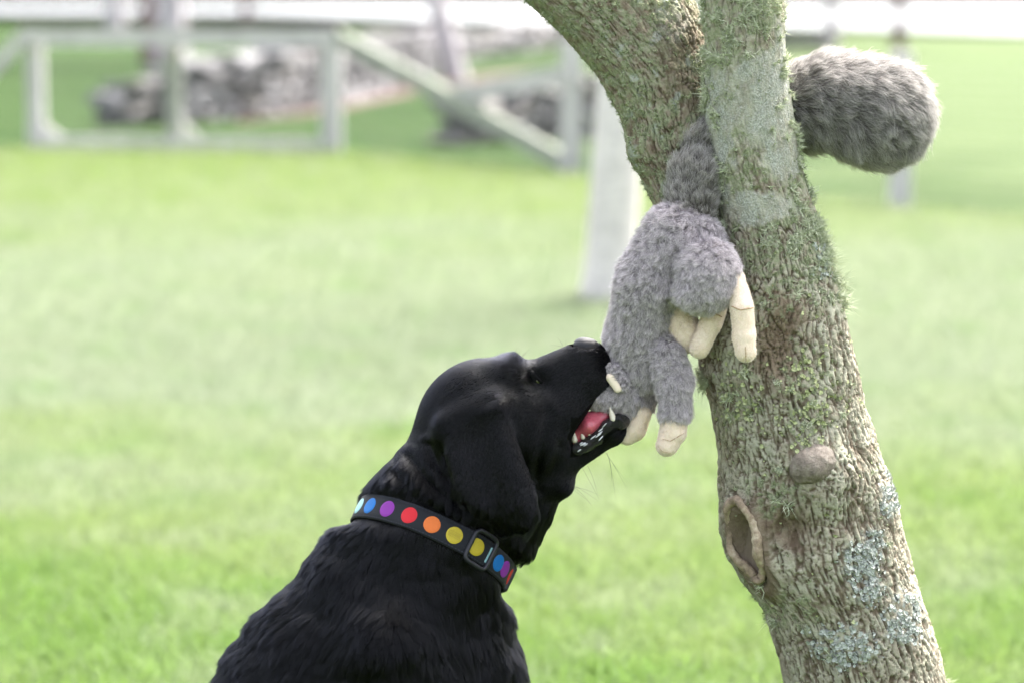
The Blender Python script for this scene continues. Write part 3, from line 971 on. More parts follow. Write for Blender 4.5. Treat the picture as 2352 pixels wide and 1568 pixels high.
lip_o.data.vertices.foreach_set('co', lv0.astype(np.float32).ravel())
lip_o['label'] = 'oval pruning scar with a pale callus lip round grey wood'
V, Q = [], []
for i in range(13):
    for k in range(40):
        a = k * 2 * math.pi / 40; r = i / 12
        V.append(tuple(stem_pt(0.68 + math.cos(a) * 0.22 * r + 0.03 * math.sin(a) * r, 1238 + math.sin(a) * 87 * r, -24 + 22 * r ** 4)))
for i in range(12):
    for k in range(40):
        Q.append((i * 40 + k, i * 40 + (k + 1) % 40, (i + 1) * 40 + (k + 1) % 40, (i + 1) * 40 + k))
mesh_np('scar_wood', V, Q, simple('grey_wood', (0.17, 0.135, 0.10), 0.85, 0.15, 0.35, 90, 0.6, stretch=(1, 1, 0.15)), lip_o)

# ---- lichen tufts: fine branching strands (stuff)
def tufts(name, V, Q, weight, n, per, length, mats, seed, up=0.2):
    p, nr = scatter(V, Q, n, weight)
    rg = np.random.default_rng(seed)
    size = length * (0.5 + rg.random(n) ** 2 * 1.1)
    N = n * per
    own = np.repeat(np.arange(n), per)
    d = unit(nr[own] * 0.9 + rg.normal(size=(N, 3)) * 0.75 + np.array([0, 0, up]))
    L = size[own] * (0.45 + 0.6 * rg.random(N))
    root = p[own] + rg.normal(size=(N, 3)) * (size[own] * 0.16)[:, None]
    side = unit(np.cross(d, rg.normal(size=(N, 3))))
    bend = rg.normal(size=(N, 3)) * 0.9
    wd = (0.00035 + 0.0004 * rg.random(N))[:, None]
    m1 = root + d * (L * 0.5)[:, None]; tip = root + (d + bend * 0.6) * (L)[:, None]
    s2 = unit(side + bend); t2 = m1 + unit(d + s2 * 0.9) * (L * 0.5)[:, None]
    VV = np.stack([root - side * wd, root + side * wd, m1 + side * wd * 0.8, m1 - side * wd * 0.8, tip, t2], 1).reshape(-1, 3)
    b = np.arange(N)[:, None] * 6
    T = np.concatenate([b + np.array([[0, 1, 2]]), b + np.array([[0, 2, 3]]), b + np.array([[3, 2, 4]]), b + np.array([[3, 2, 5]])])
    o = mesh_np(name, VV, T, mats, TREE, False)
    o['kind'] = 'stuff'
    return o
def lich_mat(name, a, bcol):
    m, n, l, b = newmat(name)
    l.new(ramp(n, l, noise(n, l, 160, 3, 0.6, objco(n, l)), [(0.35, a), (0.65, bcol)]), b.inputs['Base Color'])
    b.inputs['Roughness'].default_value = 0.85
    b.inputs['Specular IOR Level'].default_value = 0.1
    return m
M_lich = lich_mat('shrubby_lichen', (0.36, 0.40, 0.27), (0.52, 0.54, 0.40))
M_mossy = lich_mat('green_lichen', (0.24, 0.27, 0.16), (0.36, 0.39, 0.25))
inf = ((sv_ > -70) & (sv_ < 1600)).astype(float)
nzs = fbm(np.stack([su / 30 + 3, sv_ / 38, slw * 3], 1), 3)
edge_r = np.exp(-((su - np.interp(sv_, STEM[:, 0], STEM[:, 2])) / 30) ** 2)
edge_l = np.exp(-((su - np.interp(sv_, STEM[:, 0], STEM[:, 1])) / 24) ** 2)
up_ = 1 - sstep(470, 720, sv_)
wgt = inf * (up_ * (0.10 + 2.2 * edge_r * sstep(60, 300, sv_) + 1.4 * edge_l + 1.8 * blobmask(su, sv_, [(1700, 60, 80, 110), (1660, 100, 60, 80), (1810, 440, 40, 90), (1800, 520, 70, 60), (1850, 560, 50, 60)], 0.6)) * sstep(0.0, 0.6, nzs) * (1 - 0.95 * smk['pale'] * (edge_r < 0.4) * (edge_l < 0.4)))
wgt = wgt + inf * 0.05 * smk['moss']
tufts('shrubby_lichen', SV, SQ, wgt, 1300, 34, 0.008, M_lich, 11)['label'] = 'pale green shrubby lichen tufts on the upper stem'
sp = inf * (blobmask(su, sv_, [(1925, 672, 26, 34), (1900, 575, 20, 30), (1645, 505, 14, 16), (1607, 880, 12, 30)], 0.5) + 0.004)
tufts('lichen_tuft', SV, SQ, sp, 110, 46, 0.0115, M_lich, 12, 0.15)
wg2 = inf * (smk['moss'] ** 2 + 0.02)
tufts('green_lichen', SV, SQ, wg2, 1500, 12, 0.0042, M_mossy, 13)
linf = ((lv_ > -70) & (lv_ < 520)).astype(float)
tufts('green_lichen', LV, LQ, linf * (lmk['moss'] ** 2 + 0.04), 1900, 12, 0.0045, M_mossy, 14)
# flat blue-grey lichen flakes
def flakes(name, V, Q, weight, n, size, mat, seed):
    p, nr = scatter(V, Q, n, weight)
    rg = np.random.default_rng(seed)
    s = size * (0.5 + rg.random(n))
    nn = unit(nr + rg.normal(size=(n, 3)) * 0.35)
    a = unit(np.cross(nn, rg.normal(size=(n, 3)))); b_ = np.cross(nn, a)
    ring = [p + nn * 0.0018]
    for k in range(7):
        an = k * 2 * math.pi / 7
        rr = s * (0.65 + 0.5 * rg.random(n))
        ring.append(p + nn * (0.0012 + 0.0028 * rg.random(n))[:, None] + (a * math.cos(an) + b_ * math.sin(an)) * rr[:, None])
    VV = np.stack(ring, 1).reshape(-1, 3)
    base = np.arange(n)[:, None] * 8
    T = np.concatenate([base + np.array([[0, 1 + k, 1 + (k + 1) % 7]]) for k in range(7)])
    o = mesh_np(name, VV, T, mat, TREE, False); o['kind'] = 'stuff'
    return o
M_blue = lich_mat('blue_grey_lichen', (0.31, 0.335, 0.305), (0.45, 0.47, 0.43))
flakes('leafy_lichen', SV, SQ, inf * (smk['blue'] ** 1.5), 1500, 0.0026, M_blue, 21)['label'] = 'blue-grey leafy lichen patches'
M_yg = lich_mat('yellow_green_lichen', (0.30, 0.33, 0.16), (0.40, 0.42, 0.24))
flakes('leafy_lichen', SV, SQ, inf * ((sv_ > 620) * smk['moss'] ** 2 * blobmask(su, sv_, [(1840, 900, 110, 150), (1690, 880, 60, 110)], 0.5) + 0.003 * (sv_ > 560)), 700, 0.0023, M_yg, 22)

# upper limbs and crown, above the picture
rg = np.random.default_rng(44)
tops = []
for (u, v, w, du, dv, dw) in ((1540, -1480, 60, -250, -900, 200), (1540, -1480, 60, 350, -800, -150), (-210, -1480, 420, -700, -500, 100), (-210, -1480, 420, -200, -900, 250)):
    s = P(u, v, w); e = s + Vector((du, dw, -dv)) / 1800.0
    V, Q = tubemesh([s - (e - s) * 0.12, (s + e) / 2 + Vector((0, 0, 0.04)), e], [0.034, 0.024, 0.008], 10)
    mesh_np('limb', V, Q, M_bark, TREE)
    tops += [e, (s + e) / 2]
cc = np.array([tuple(t) for t in tops])[rg.integers(0, len(tops), 120)] + rg.normal(size=(120, 3)) * 0.26
nl = 2600
c = cc[rg.integers(0, 120, nl)] + rg.normal(size=(nl, 3)) * 0.09
s = 0.022 * (0.6 + 0.8 * rg.random(nl))
a = unit(rg.normal(size=(nl, 3))) * s[:, None]; b_ = unit(np.cross(a, rg.normal(size=(nl, 3)))) * s[:, None] * 0.55
mesh_np('crown', np.stack([c - a, c + b_, c + a, c - b_], 1).reshape(-1, 3), np.arange(nl * 4).reshape(-1, 4), M_leaf, TREE, False)
# ================================================================== THE DOG
DW = -70.0            # depth of the dog's middle plane
def Q3(u, v, w=0.0): return P(u, v, DW + w)
DOG = empty('black_dog', G(760, 2314), 'black short-haired dog in a dotted collar biting the grey plush toy', 'dog')
def polysd(poly, X, Z):
    """signed distance to a polygon in the x-z plane; X, Z 2-D arrays"""
    d = np.full(X.shape, 1e9); ins = np.zeros(X.shape, bool)
    n = len(poly)
    for i in range(n):
        (x0, z0), (x1, z1) = poly[i], poly[(i + 1) % n]
        ex, ez = x1 - x0, z1 - z0
        t = np.clip(((X - x0) * ex + (Z - z0) * ez) / (ex * ex + ez * ez + 1e-12), 0, 1)
        d = np.minimum(d, (X - x0 - t * ex) ** 2 + (Z - z0 - t * ez) ** 2)
        c = ((z0 > Z) != (z1 > Z)) & (X < (x1 - x0) * (Z - z0) / (z1 - z0 + 1e-12) + x0)
        ins ^= c
    return np.sqrt(d) * np.where(ins, -1, 1)
EAR = [(1152, 922), (1186, 1000), (1209, 1065), (1233, 1129), (1238, 1168), (1222, 1206), (1193, 1232), (1157, 1216), (1125, 1181), (1095, 1160), (1060, 1150), (1042, 1120), (1034, 1080), (1022, 1035), (1042, 992), (1076, 962), (1115, 940)]
MOUTH = [(1408, 888), (1375, 914), (1350, 940), (1326, 970), (1309, 1002), (1316, 1022), (1345, 1012), (1375, 988), (1400, 968), (1425, 950), (1445, 935), (1500, 915), (1500, 868)]
lo = Q3(20, 2345, -370); hi = Q3(1480, 750, 380)
dog = Field((lo.x, lo.y, -0.03), (hi.x, hi.y, hi.z), M(5.2))
def rc(u0, v0, w0, r0, u1, v1, w1, r1, ys=1.0, k=40):
    dog.cone(Q3(u0, v0, w0), Q3(u1, v1, w1), M(r0), M(r1), ys, M(k))
def el(u, v, w, ru, rw, rv, rot=0, k=40, sub=False):
    dog.ell(Q3(u, v, w), (M(ru), M(rw), M(rv)), math.radians(rot), M(k), sub)
def both(f, *a, **k):
    f(*a, **k)
# trunk of the body
rc(938, 1392, 0, 226, 850, 1620, 0, 330, 0.68, 60)
rc(850, 1620, 0, 330, 640, 1930, 0, 330, 0.66, 60)
rc(640, 1930, 0, 330, 430, 2110, 0, 240, 0.72, 80)
el(1040, 1560, 0, 160, 150, 190, 0, 60)             # breast
el(808, 1332, 0, 92, 115, 98, 35, 60)             # withers
for s in (-1, 1):
    rc(900, 1480, s * 120, 130, 1010, 1760, s * 135, 92, 1.0, 60)      # shoulder, upper arm
    rc(1010, 1760, s * 135, 88, 1075, 2235, s * 125, 44, 1.0, 30)      # fore leg
    rc(1075, 2270, s * 125, 42, 1135, 2290, s * 128, 30, 1.1, 25)      # paw
    el(560, 2080, s * 165, 225, 95, 205, 20, 60)                        # haunch
    rc(600, 2250, s * 190, 60, 850, 2290, s * 200, 36, 1.0, 40)         # hind foot
    rc(850, 2292, s * 200, 36, 905, 2296, s * 202, 28, 1.1, 20)
rc(330, 2250, 0, 60, 120, 2290, 60, 26, 1.0, 40)    # tail
# neck
rc(1115, 1020, 0, 150, 1000, 1235, 0, 186, 0.80, 60)
rc(1000, 1235, 0, 184, 938, 1392, 0, 214, 0.80, 50)
rc(1245, 1095, 0, 58, 1178, 1222, 0, 66, 1.0, 50)   # throat
el(1296, 1112, 0, 22, 40, 20, 0, 30)
# head
el(1108, 962, 0, 150, 118, 138, 24, 40)
for s in (-1, 1):
    el(1185, 985, s * 62, 98, 62, 92, 20, 50)          # cheek
    el(1170, 862, s * 42, 32, 32, 30, 0, 45)           # brow
    rc(1345, 872, s * 30, 44, 1292, 950, s * 46, 46, 1.0, 25)     # flews
    rc(1292, 950, s * 46, 46, 1255, 1010, s * 50, 52, 1.0, 35)
el(1180, 840, -10, 23, 40, 25, 0, 12)
rc(1215, 918, 0, 82, 1336, 842, 0, 58, 0.92, 30)   # muzzle
el(1352, 838, 0, 47, 48, 52, 0, 25)
for s in (-1, 1): el(1366, 862, s * 26, 33, 30, 38, 20, 22)
rc(1235, 1050, 0, 78, 1396, 990, 0, 36, 0.82, 36)  # lower jaw
el(1404, 982, 0, 34, 40, 32, 20, 20)
# eye hollows
for s in (-1, 1): el(1236, 872, s * 70, 24, 26, 18, -35, 25, True)
# mouth
pm = [Q3(u, v, 0) for u, v in MOUTH]
sl, X, Y, Z = dog.sub((pm[4].x - 0.02, lo.y, pm[5].z - 0.03), (hi.x, hi.y, pm[-1].z + 0.03))
X2, Z2 = np.meshgrid(X.ravel(), Z.ravel(), indexing='ij')
dm = polysd([(p.x, p.z) for p in pm], X2, Z2)[:, None, :] + 0 * Y
dog.carve(sl, dm.astype(np.float32), M(9))
# ears
for s in (-1, 1):
    pe = [Q3(u, v, s * 130) for u, v in EAR]
    xs = [p.x for p in pe]; zs = [p.z for p in pe]
    sl, X, Y, Z = dog.sub((min(xs) - 0.03, lo.y, min(zs) - 0.03), (max(xs) + 0.03, hi.y, max(zs) + 0.03))
    X2, Z2 = np.meshgrid(X.ravel(), Z.ravel(), indexing='ij')
    d2 = polysd([(p.x, p.z) for p in pe], X2, Z2)
    a = Q3(1085, 960, s * 130)
    down = np.clip((a.z - Z2) / M(270), -0.3, 1)
    ax0, ax1 = Q3(1110, 960, 0), Q3(1190, 1215, 0)     # spine of the flap
    ed = np.array([ax1.x - ax0.x, ax1.z - ax0.z]); ed /= np.linalg.norm(ed)
    acr = ((X2 - ax0.x) * -ed[1] + (Z2 - ax0.z) * ed[0]) / M(75)      # across the flap
    wc = 136 + 46 * np.sin(np.clip(down, 0, 1) * 2.1) - 20 * acr ** 2 + 13 * np.sin(acr * 3.2 - 0.5)
    yc = SUBJ + (DW + s * wc) / 1800.0
    dd = np.maximum(d2[:, None, :] * 1.0, np.abs(Y - yc[:, None, :]) - M(9) * 0.6)
    q = np.stack(np.broadcast_arrays(d2[:, None, :] + M(7), np.abs(Y - yc[:, None, :]) - M(2)), 0)
    dd = np.minimum(np.max(q, 0), 0) + np.sqrt((np.maximum(q, 0) ** 2).sum(0)) - M(7)
    dog.union(sl, dd.astype(np.float32), M(14))
    # root of the ear
    rc(1030, 985, s * 108, 34, 1140, 935, s * 108, 30, 0.8, 40)
DV, DQ = keep_big(*dog.mesh())
DV = relax(DV, DQ, 2)
DN = normals(DV, DQ)
uv = proj(DV)
# the collar pulls the neck in
C0 = Q3(993, 1248, 0)
AV = Q3(1164, 1332, 0) - C0
BV = Q3(1010, 1212, -150) - C0
NV = AV.cross(BV).normalized()
if NV.z < 0: NV = -NV
CW = M(60)
def squeeze(V):
    q = V - np.array(C0)
    nn = q @ np.array(NV)
    r = q - nn[:, None] * np.array(NV)
    a_ = (r @ np.array(AV)) / AV.length_squared; b_ = (r @ np.array(BV)) / BV.length_squared
    rho = np.sqrt(a_ ** 2 + b_ ** 2)
    m = (1 - sstep(0.5, 1.15, np.abs(nn) / CW)) * (rho < 1.8)
    f = 1 + m * (np.minimum(0.97 / np.maximum(rho, 1e-3), 1) - 1)
    return np.array(C0) + nn[:, None] * np.array(NV) + r * f[:, None]
DV = squeeze(DV)
DN = normals(DV, DQ)
# fur masses and skin folds on the neck and shoulder
fold = 0.0022 * fbm(DV * 26, 3) * sstep(1050, 1200, uv[:, 1])
def crease(lines, depth, wid):
    out = np.zeros(len(DV))
    for ln_ in lines:
        dmin = np.full(len(DV), 1e9)
        for (x0, y0), (x1, y1) in zip(ln_[:-1], ln_[1:]):
            e2 = (x1 - x0) ** 2 + (y1 - y0) ** 2
            t_ = np.clip(((uv[:, 0] - x0) * (x1 - x0) + (uv[:, 1] - y0) * (y1 - y0)) / e2, 0, 1)
            dmin = np.minimum(dmin, np.hypot(uv[:, 0] - x0 - t_ * (x1 - x0), uv[:, 1] - y0 - t_ * (y1 - y0)))
        out += -depth * np.exp(-(dmin / wid) ** 2) + 0.5 * depth * np.exp(-((dmin - 2.1 * wid) / wid) ** 2)
    return out
inear = polysd(EAR, uv[:, 0], uv[:, 1])
cr = crease([[(940, 1045), (985, 1100), (1040, 1140), (1075, 1168)], [(915, 1085), (975, 1150), (1050, 1195)], [(985, 1020), (1010, 1075), (1040, 1110)]], 0.0030, 9)
cr = cr + crease([[(1290, 1025), (1272, 1075), (1240, 1118)], [(1258, 945), (1243, 1030), (1232, 1095)]], 0.0022, 10)
cr = cr * np.where((inear < 4) & (DN[:, 1] < 0), 0, 1)
DV = DV + DN * (fold + cr)[:, None]
M_skin = simple('black_coat', (0.0015, 0.0015, 0.0017), 0.6, 0.08)
body = mesh_np('body', DV, DQ, M_skin, DOG)
bvh = BVHTree.FromPolygons([tuple(v) for v in DV], [tuple(int(i) for i in q) for q in DQ])

# ---- coat
nh = 330000
vis = (DN[:, 1] < 0.35).astype(float)
inframe = (uv[:, 1] < 1640).astype(float)
wt = (0.30 + 0.70 * vis) * (0.10 + 0.90 * inframe)
headw = 1 - sstep(1050, 1250, uv[:, 1])
wt = wt * (1 + 0.9 * headw)
hp, hn = scatter(DV, DQ, nh, wt)
huv = proj(hp)
insm = polysd([tuple(x) for x in MOUTH], huv[:, 0], huv[:, 1])
nosem = ((huv[:, 0] - 1350) / 34) ** 2 + ((huv[:, 1] - 782) / 20) ** 2
keep = (insm > 5) & (nosem > 1)
keep &= ~((insm < 26) & (huv[:, 1] > 955) & (huv[:, 0] > 1312))      # bare wet lower lip
cq = hp - np.array(C0)
cn = (cq @ np.array(NV)) / CW
crad = np.linalg.norm(cq - (cq @ np.array(NV))[:, None] * np.array(NV), axis=1)
keep &= ~((np.abs(cn) < 0.5) & (crad < 0.16))
hp, hn, huv, cn = hp[keep], hn[keep], huv[keep], cn[keep]
FLOW = [(1345, 800, -0.9, 0.25), (1290, 840, -0.9, 0.45), (1390, 860, -0.6, 0.8), (1340, 900, -0.7, 0.75), (1230, 850, -0.9, 0.3), (1190, 835, -1, 0.15), (1120, 840, -0.95, 0.3), (1040, 890, -0.8, 0.6),
        (960, 950, -0.6, 0.8), (1050, 940, -0.7, 0.55), (900, 1050, -0.5, 0.85), (1000, 1100, -0.35, 0.95), (1230, 960, -0.75, 0.6), (1240, 1050, -0.8, 0.6), (1350, 1040, -0.85, 0.5), (1410, 1000, -0.7, 0.7),
        (1260, 1130, -0.6, 0.8), (1220, 1230, -0.35, 0.95), (1130, 1080, 0.3, 0.95), (1190, 1180, 0.3, 0.9), (1080, 1040, 0.2, 0.9), (870, 1130, -0.45, 0.9), (980, 1190, -0.3, 0.95), (1120, 1240, -0.1, 1),
        (770, 1210, -0.75, 0.5), (830, 1260, -0.45, 0.85), (740, 1320, -0.5, 0.85), (900, 1330, -0.25, 0.95), (980, 1400, 0.25, 0.95), (860, 1420, -0.1, 1), (960, 1490, 0.35, 0.93), (1080, 1350, 0.1, 1), (1130, 1450, -0.1, 1), (1180, 1480, 0.35, 0.9),
        (640, 1420, -0.6, 0.8), (740, 1470, -0.55, 0.85), (620, 1530, -0.35, 0.95), (560, 1520, -0.6, 0.8), (820, 1540, -0.2, 1), (1000, 1560, 0.1, 1), (1150, 1560, 0.1, 1), (500, 1700, -0.5, 0.85), (900, 1800, -0.2, 1), (1070, 2000, 0, 1), (400, 2050, -0.5, 0.85), (300, 2260, -1, 0.3)]
fl = np.concatenate([flowfield(FLOW, hp[i:i + 40000]) for i in range(0, len(hp), 40000)])
wv = np.stack([fbm(hp * 22, 2), fbm(hp * 22 + 50, 2), fbm(hp * 22 + 90, 2)], 1)
fl = unit(fl + 0.32 * wv)
muz = np.exp(-(((huv[:, 0] - 1345) / 95) ** 2 + ((huv[:, 1] - 900) / 130) ** 2))
earm = sstep(-4, 10, -polysd(EAR, huv[:, 0], huv[:, 1])) * (hn[:, 1] < 0.3)
neck = sstep(1040, 1190, huv[:, 1] + 0.25 * (1150 - huv[:, 0]))
ln = (0.0062 + 0.012 * neck + 0.006 * sstep(1250, 1330, huv[:, 1])) * (1 - 0.55 * muz) * (1 - 0.55 * earm * (1 - 0))
ln = ln * (0.75 + 0.5 * RNG.random(len(hp)))
ln = ln + 0.007 * np.exp(-(((huv[:, 0] - 850) / 60) ** 2 + ((huv[:, 1] - 1125) / 34) ** 2)) + 0.009 * np.exp(-(((huv[:, 0] - 1178) / 26) ** 2 + ((huv[:, 1] - 828) / 16) ** 2)) * (RNG.random(len(hp)) < 0.5)
nape = 1 - sstep(860, 930, huv[:, 0])
ln = ln * (1 - 0.5 * (1 - sstep(0.6, 1.4, cn)) * (cn > 0) * (huv[:, 1] > 1080) * (1 - nape))
M_coat, n, l, b = newmat('black_coat_hair')
n.remove(b)
hb = n.new('ShaderNodeBsdfHairPrincipled')
hb.parametrization = 'COLOR'
hb.inputs['Color'].default_value = (0.0008, 0.0009, 0.0016, 1)
hb.inputs['IOR'].default_value = 1.29
hb.inputs['Roughness'].default_value = 0.26
hb.inputs['Radial Roughness'].default_value = 0.3
hb.inputs['Random Roughness'].default_value = 0.25
l.new(hb.outputs[0], n['Material Output'].inputs['Surface'])
lift = 0.05 + 0.06 * neck + 0.30 * np.exp(-(((huv[:, 0] - 1178) / 34) ** 2 + ((huv[:, 1] - 825) / 18) ** 2)) + 0.2 * np.exp(-(((huv[:, 0] - 765) / 40) ** 2 + ((huv[:, 1] - 1200) / 30) ** 2))
lift = np.clip(lift, 0, 0.6)
hd = neck < 0.35
fur('coat', hp[hd], hn[hd], fl[hd], ln[hd], M_coat, DOG, lift=lift[hd], jit=0.07, r0=0.00017, K=4)
fur('coat', hp[~hd], hn[~hd], fl[~hd], ln[~hd], M_coat, DOG, lift=lift[~hd], jit=0.08, r0=0.00021, K=5, clump=60, cl_str=0.62)

# ---- nose, eyes, mouth
M_nose = simple('nose_leather', (0.010, 0.010, 0.012), 0.5, 0.3, 0.0, 500, 0.9, dist=0.0006)
blob('nose', [('e', Q3(1346, 796, 0), (M(30), M(32), M(21)), -0.25, 0.006), ('e', Q3(1362, 806, 0), (M(15), M(28), M(22)), 0.0, 0.006)], 0.0018, M_nose, DOG)
M_eye = simple('eye_brown', (0.012, 0.006, 0.004), 0.08, 0.6, coat=1.0)
def skin_w(u, v):
    """depth offset of the near skin at pixel (u, v)"""
    o_ = Vector((0, 0, CAMH)); d = (Q3(u, v, 0) - o_).normalized()
    h = bvh.ray_cast(o_, d)
    return (h[0].y - SUBJ) * 1800 - DW if h[0] is not None else -60
ew = skin_w(1234, 873)
for s in (-1, 1):
    blob('eye', [('e', Q3(1234, 874, s * (-ew - 5)), (M(13), M(9), M(9)), -0.9, 0.002)], 0.0011, M_eye, DOG)
    blob('eyelid', [('c', Q3(1222, 855, s * (-skin_w(1222, 855) - 3)), Q3(1243, 876, s * (-ew + 1)), M(6), M(5), 1.0, 0.003), ('c', Q3(1221, 860, s * (-skin_w(1221, 860) - 2)), Q3(1229, 886, s * (-ew + 1)), M(7), M(5), 1.0, 0.003)], 0.0011, M_skin, DOG)
M_tongue = simple('tongue', (0.40, 0.075, 0.105), 0.38, 0.45, 0.25, 260, 0.35, coat=0.25, dist=0.001)
blob('tongue', [('c', Q3(1322, 1000, 0), Q3(1352, 974, -8), M(26), M(24), 1.7, 0.01), ('c', Q3(1352, 972, -8), Q3(1388, 956, -6), M(22), M(12), 2.3, 0.01), ('c', Q3(1345, 956, -22), Q3(1390, 950, -20), M(9), M(6), 1.2, 0.008)], 0.0016, M_tongue, DOG)
M_tooth = simple('tooth', (0.55, 0.50, 0.40), 0.25, 0.5, 0.1, 300, 0.0, coat=0.3)
def tooth(a, b, ra, rb):
    blob('tooth', [('c', a, b, M(ra), M(rb), 1.0, 0.001), ('c', a, a.lerp(b, 0.5), M(ra * 1.05), M(ra * 0.8), 1.0, 0.001)], 0.0007, M_tooth, DOG)
tooth(Q3(1409, 962, -44), Q3(1401, 936, -42), 7.5, 2.5)
tooth(Q3(1320, 1010, -46), Q3(1317, 994, -44), 6.5, 4.5)
tooth(Q3(1339, 1004, -48), Q3(1336, 992, -46), 4.5, 2.5)
tooth(Q3(1353, 996, -48), Q3(1351, 987, -46), 3.5, 2)
tooth(Q3(1409, 962, 44), Q3(1401, 936, 42), 7.5, 2.5)
M_lip2, n, l, b = newmat('wet_lip')
pos = objco(n, l)
l.new(ramp(n, l, noise(n, l, 230, 4, 0.6, pos), [(0.45, (0.004, 0.004, 0.005)), (0.68, (0.012, 0.009, 0.010)), (0.85, (0.08, 0.045, 0.05))]), b.inputs['Base Color'])
b.inputs['Roughness'].default_value = 0.1
b.inputs['Coat Weight'].default_value = 0.2
b.inputs['Specular IOR Level'].default_value = 0.4
bump(n, l, noise(n, l, 330, 5, 0.7, pos), 1.0, 0.006, b)
lipp = [(1322, 1030), (1345, 1021), (1372, 1000), (1396, 976), (1420, 962), (1434, 966)]
pr = []
for k in range(len(lipp) - 1):
    w0, w1 = (-50 + 3 * k, -50 + 3 * (k + 1))
    if k == 4: w1 = -20
    pr.append(('c', Q3(*lipp[k], w0), Q3(*lipp[k + 1], w1), M(12 + (k % 2)), M(12 + ((k + 1) % 2)), 1.0, 0.004))
pr += [('c', Q3(1332, 1034, -48), Q3(1375, 1012, -44), M(9), M(9), 1.0, 0.006), ('e', Q3(1424, 972, -22), (M(15), M(22), M(16)), 0, 0.006)]
o, V, Q = blob('lower_lip', pr, 0.0013, M_lip2, DOG, 1, (0.0007, 150))
bvh_lip = BVHTree.FromPolygons([tuple(v) for v in V], [tuple(int(i) for i in q) for q in Q])

# foam and drool along the lip, its wet glints painted in as pale colour
M_saliva_glint = simple('saliva_glint', (0.50, 0.50, 0.53), 0.08, 0.6, coat=1.0)
pr = []
for k in range(11):
    u = random.uniform(1324, 1392); t_ = (u - 1324) / 68
    v = 1034 - 46 * t_ + random.gauss(0, 7)
    pr.append(('e', Q3(u, v, -62 + 10 * t_ + random.uniform(-2, 2)), (M(random.uniform(4, 9)), M(2.2), M(random.uniform(1.0, 1.8))), random.uniform(0.2, 1.0), 0.0006))
sal_pts = np.array([tuple(p[1]) for p in pr])
V, Q = [], []
for p in pr:
    h = bvh_lip.find_nearest(p[1])
    c = h[0] + h[1] * 0.0004; i = len(V)
    a_ = h[1].orthogonal().normalized(); b_ = h[1].cross(a_)
    an = 0.0
    a_ = (Q3(1384, 990) - Q3(1324, 1034)); a_ = (a_ - h[1] * a_.dot(h[1])).normalized(); b_ = h[1].cross(a_)
    e1, e2 = a_ * math.cos(an) + b_ * math.sin(an), b_ * math.cos(an) - a_ * math.sin(an)
    for j in range(4):
        for q_ in range(10):
            ph = q_ * 0.6283; rr_ = math.cos(j * 0.5) if j < 3 else 0.05
            V.append(tuple(c + (e1 * math.cos(ph) * p[2][0] + e2 * math.sin(ph) * p[2][2] * 1.2) * rr_ + h[1] * math.sin(min(j * 0.5, 1.4)) * 0.0011))
    for j in range(3):
        for q_ in range(10): Q.append((i + j * 10 + q_, i + j * 10 + (q_ + 1) % 10, i + (j + 1) * 10 + (q_ + 1) % 10, i + (j + 1) * 10 + q_))
mesh_np('saliva_glint', V, Q, M_saliva_glint, DOG)['kind'] = 'stuff'

# ---- whiskers and brow hairs
M_whisk = simple('whisker', (0.012, 0.012, 0.012), 0.35, 0.5)
wk = []
def whisk(u, v, w, du, dv, dw, L, n, spread):
    for k in range(n):
        a = Q3(u + random.uniform(-14, 14), v + random.uniform(-12, 12), w)
        d = Vector((du + random.gauss(0, spread), (dw + random.gauss(0, spread)), -(dv + random.gauss(0, spread)))).normalized() * M(L) * random.uniform(0.6, 1.1)
        c = Vector((random.gauss(0, .12), random.gauss(0, .12), -0.18)) * d.length
        wk.append([tuple(a + d * t + c * t * t) for t in (0, .25, .5, .75, 1)])
whisk(1385, 1040, -35, 0.5, 0.85, -0.2, 90, 4, 0.2)
whisk(1385, 860, -48, 0.7, -0.45, -0.5, 60, 6, 0.3)
whisk(1345, 1075, -35, 0.5, 0.85, -0.2, 75, 2, 0.2)
whisk(1190, 825, -35, 0.15, -1, -0.2, 45, 5, 0.35)
whisk(1300, 1105, -25, 1.0, 0.25, -0.2, 80, 4, 0.15)
whisk(1290, 800, -20, -0.3, -1, 0, 36, 3, 0.3)
wk = np.array(wk)
curves_obj('whiskers', wk, np.tile(np.array([0.00020, 0.00018, 0.00014, 0.0001, 0.00005]), (len(wk), 1)), M_whisk, DOG)

# ---- collar
NT = 220
ths = [k * 2 * math.pi / NT for k in range(NT)]
Rr = np.zeros((3, NT))
for j, o_ in enumerate((-0.5, 0, 0.5)):
    for k, t in enumerate(ths):
        d = (AV * math.cos(t) + BV * math.sin(t)); dl = d.length; d.normalize()
        h = bvh.ray_cast(C0 + NV * CW * o_, d)
        Rr[j, k] = min(h[3] if h[0] is not None else dl, dl * 1.25)
for _ in range(14): Rr = 0.25 * np.roll(Rr, 1, 1) + 0.5 * Rr + 0.25 * np.roll(Rr, -1, 1)
RM = np.maximum(np.maximum(Rr[0], Rr[2]) * 0.6 + Rr[1] * 0.4, Rr[1]) + 0.0012
TL = (Rr[2] - Rr[0]) * 0.6
def ring_pt(t, s, off=0.0):
    """t angle, s -0.5..0.5 across the strap, off outwards"""
    x = (t / (2 * math.pi) * NT) % NT
    i = int(x); f = x - i
    r = RM[i] * (1 - f) + RM[(i + 1) % NT] * f
    tl = TL[i] * (1 - f) + TL[(i + 1) % NT] * f
    d = (AV * math.cos(t) + BV * math.sin(t)).normalized()
    return C0 + NV * CW * s + d * (r + tl * s + off)
SEC = [(-0.5, 0.0), (-0.5, 0.0016), (-0.47, 0.0026), (-0.25, 0.0030), (0, 0.0031), (0.25, 0.0030), (0.47, 0.0026), (0.5, 0.0016), (0.5, 0.0), (0.0, -0.0004)]
V, Q = [], []
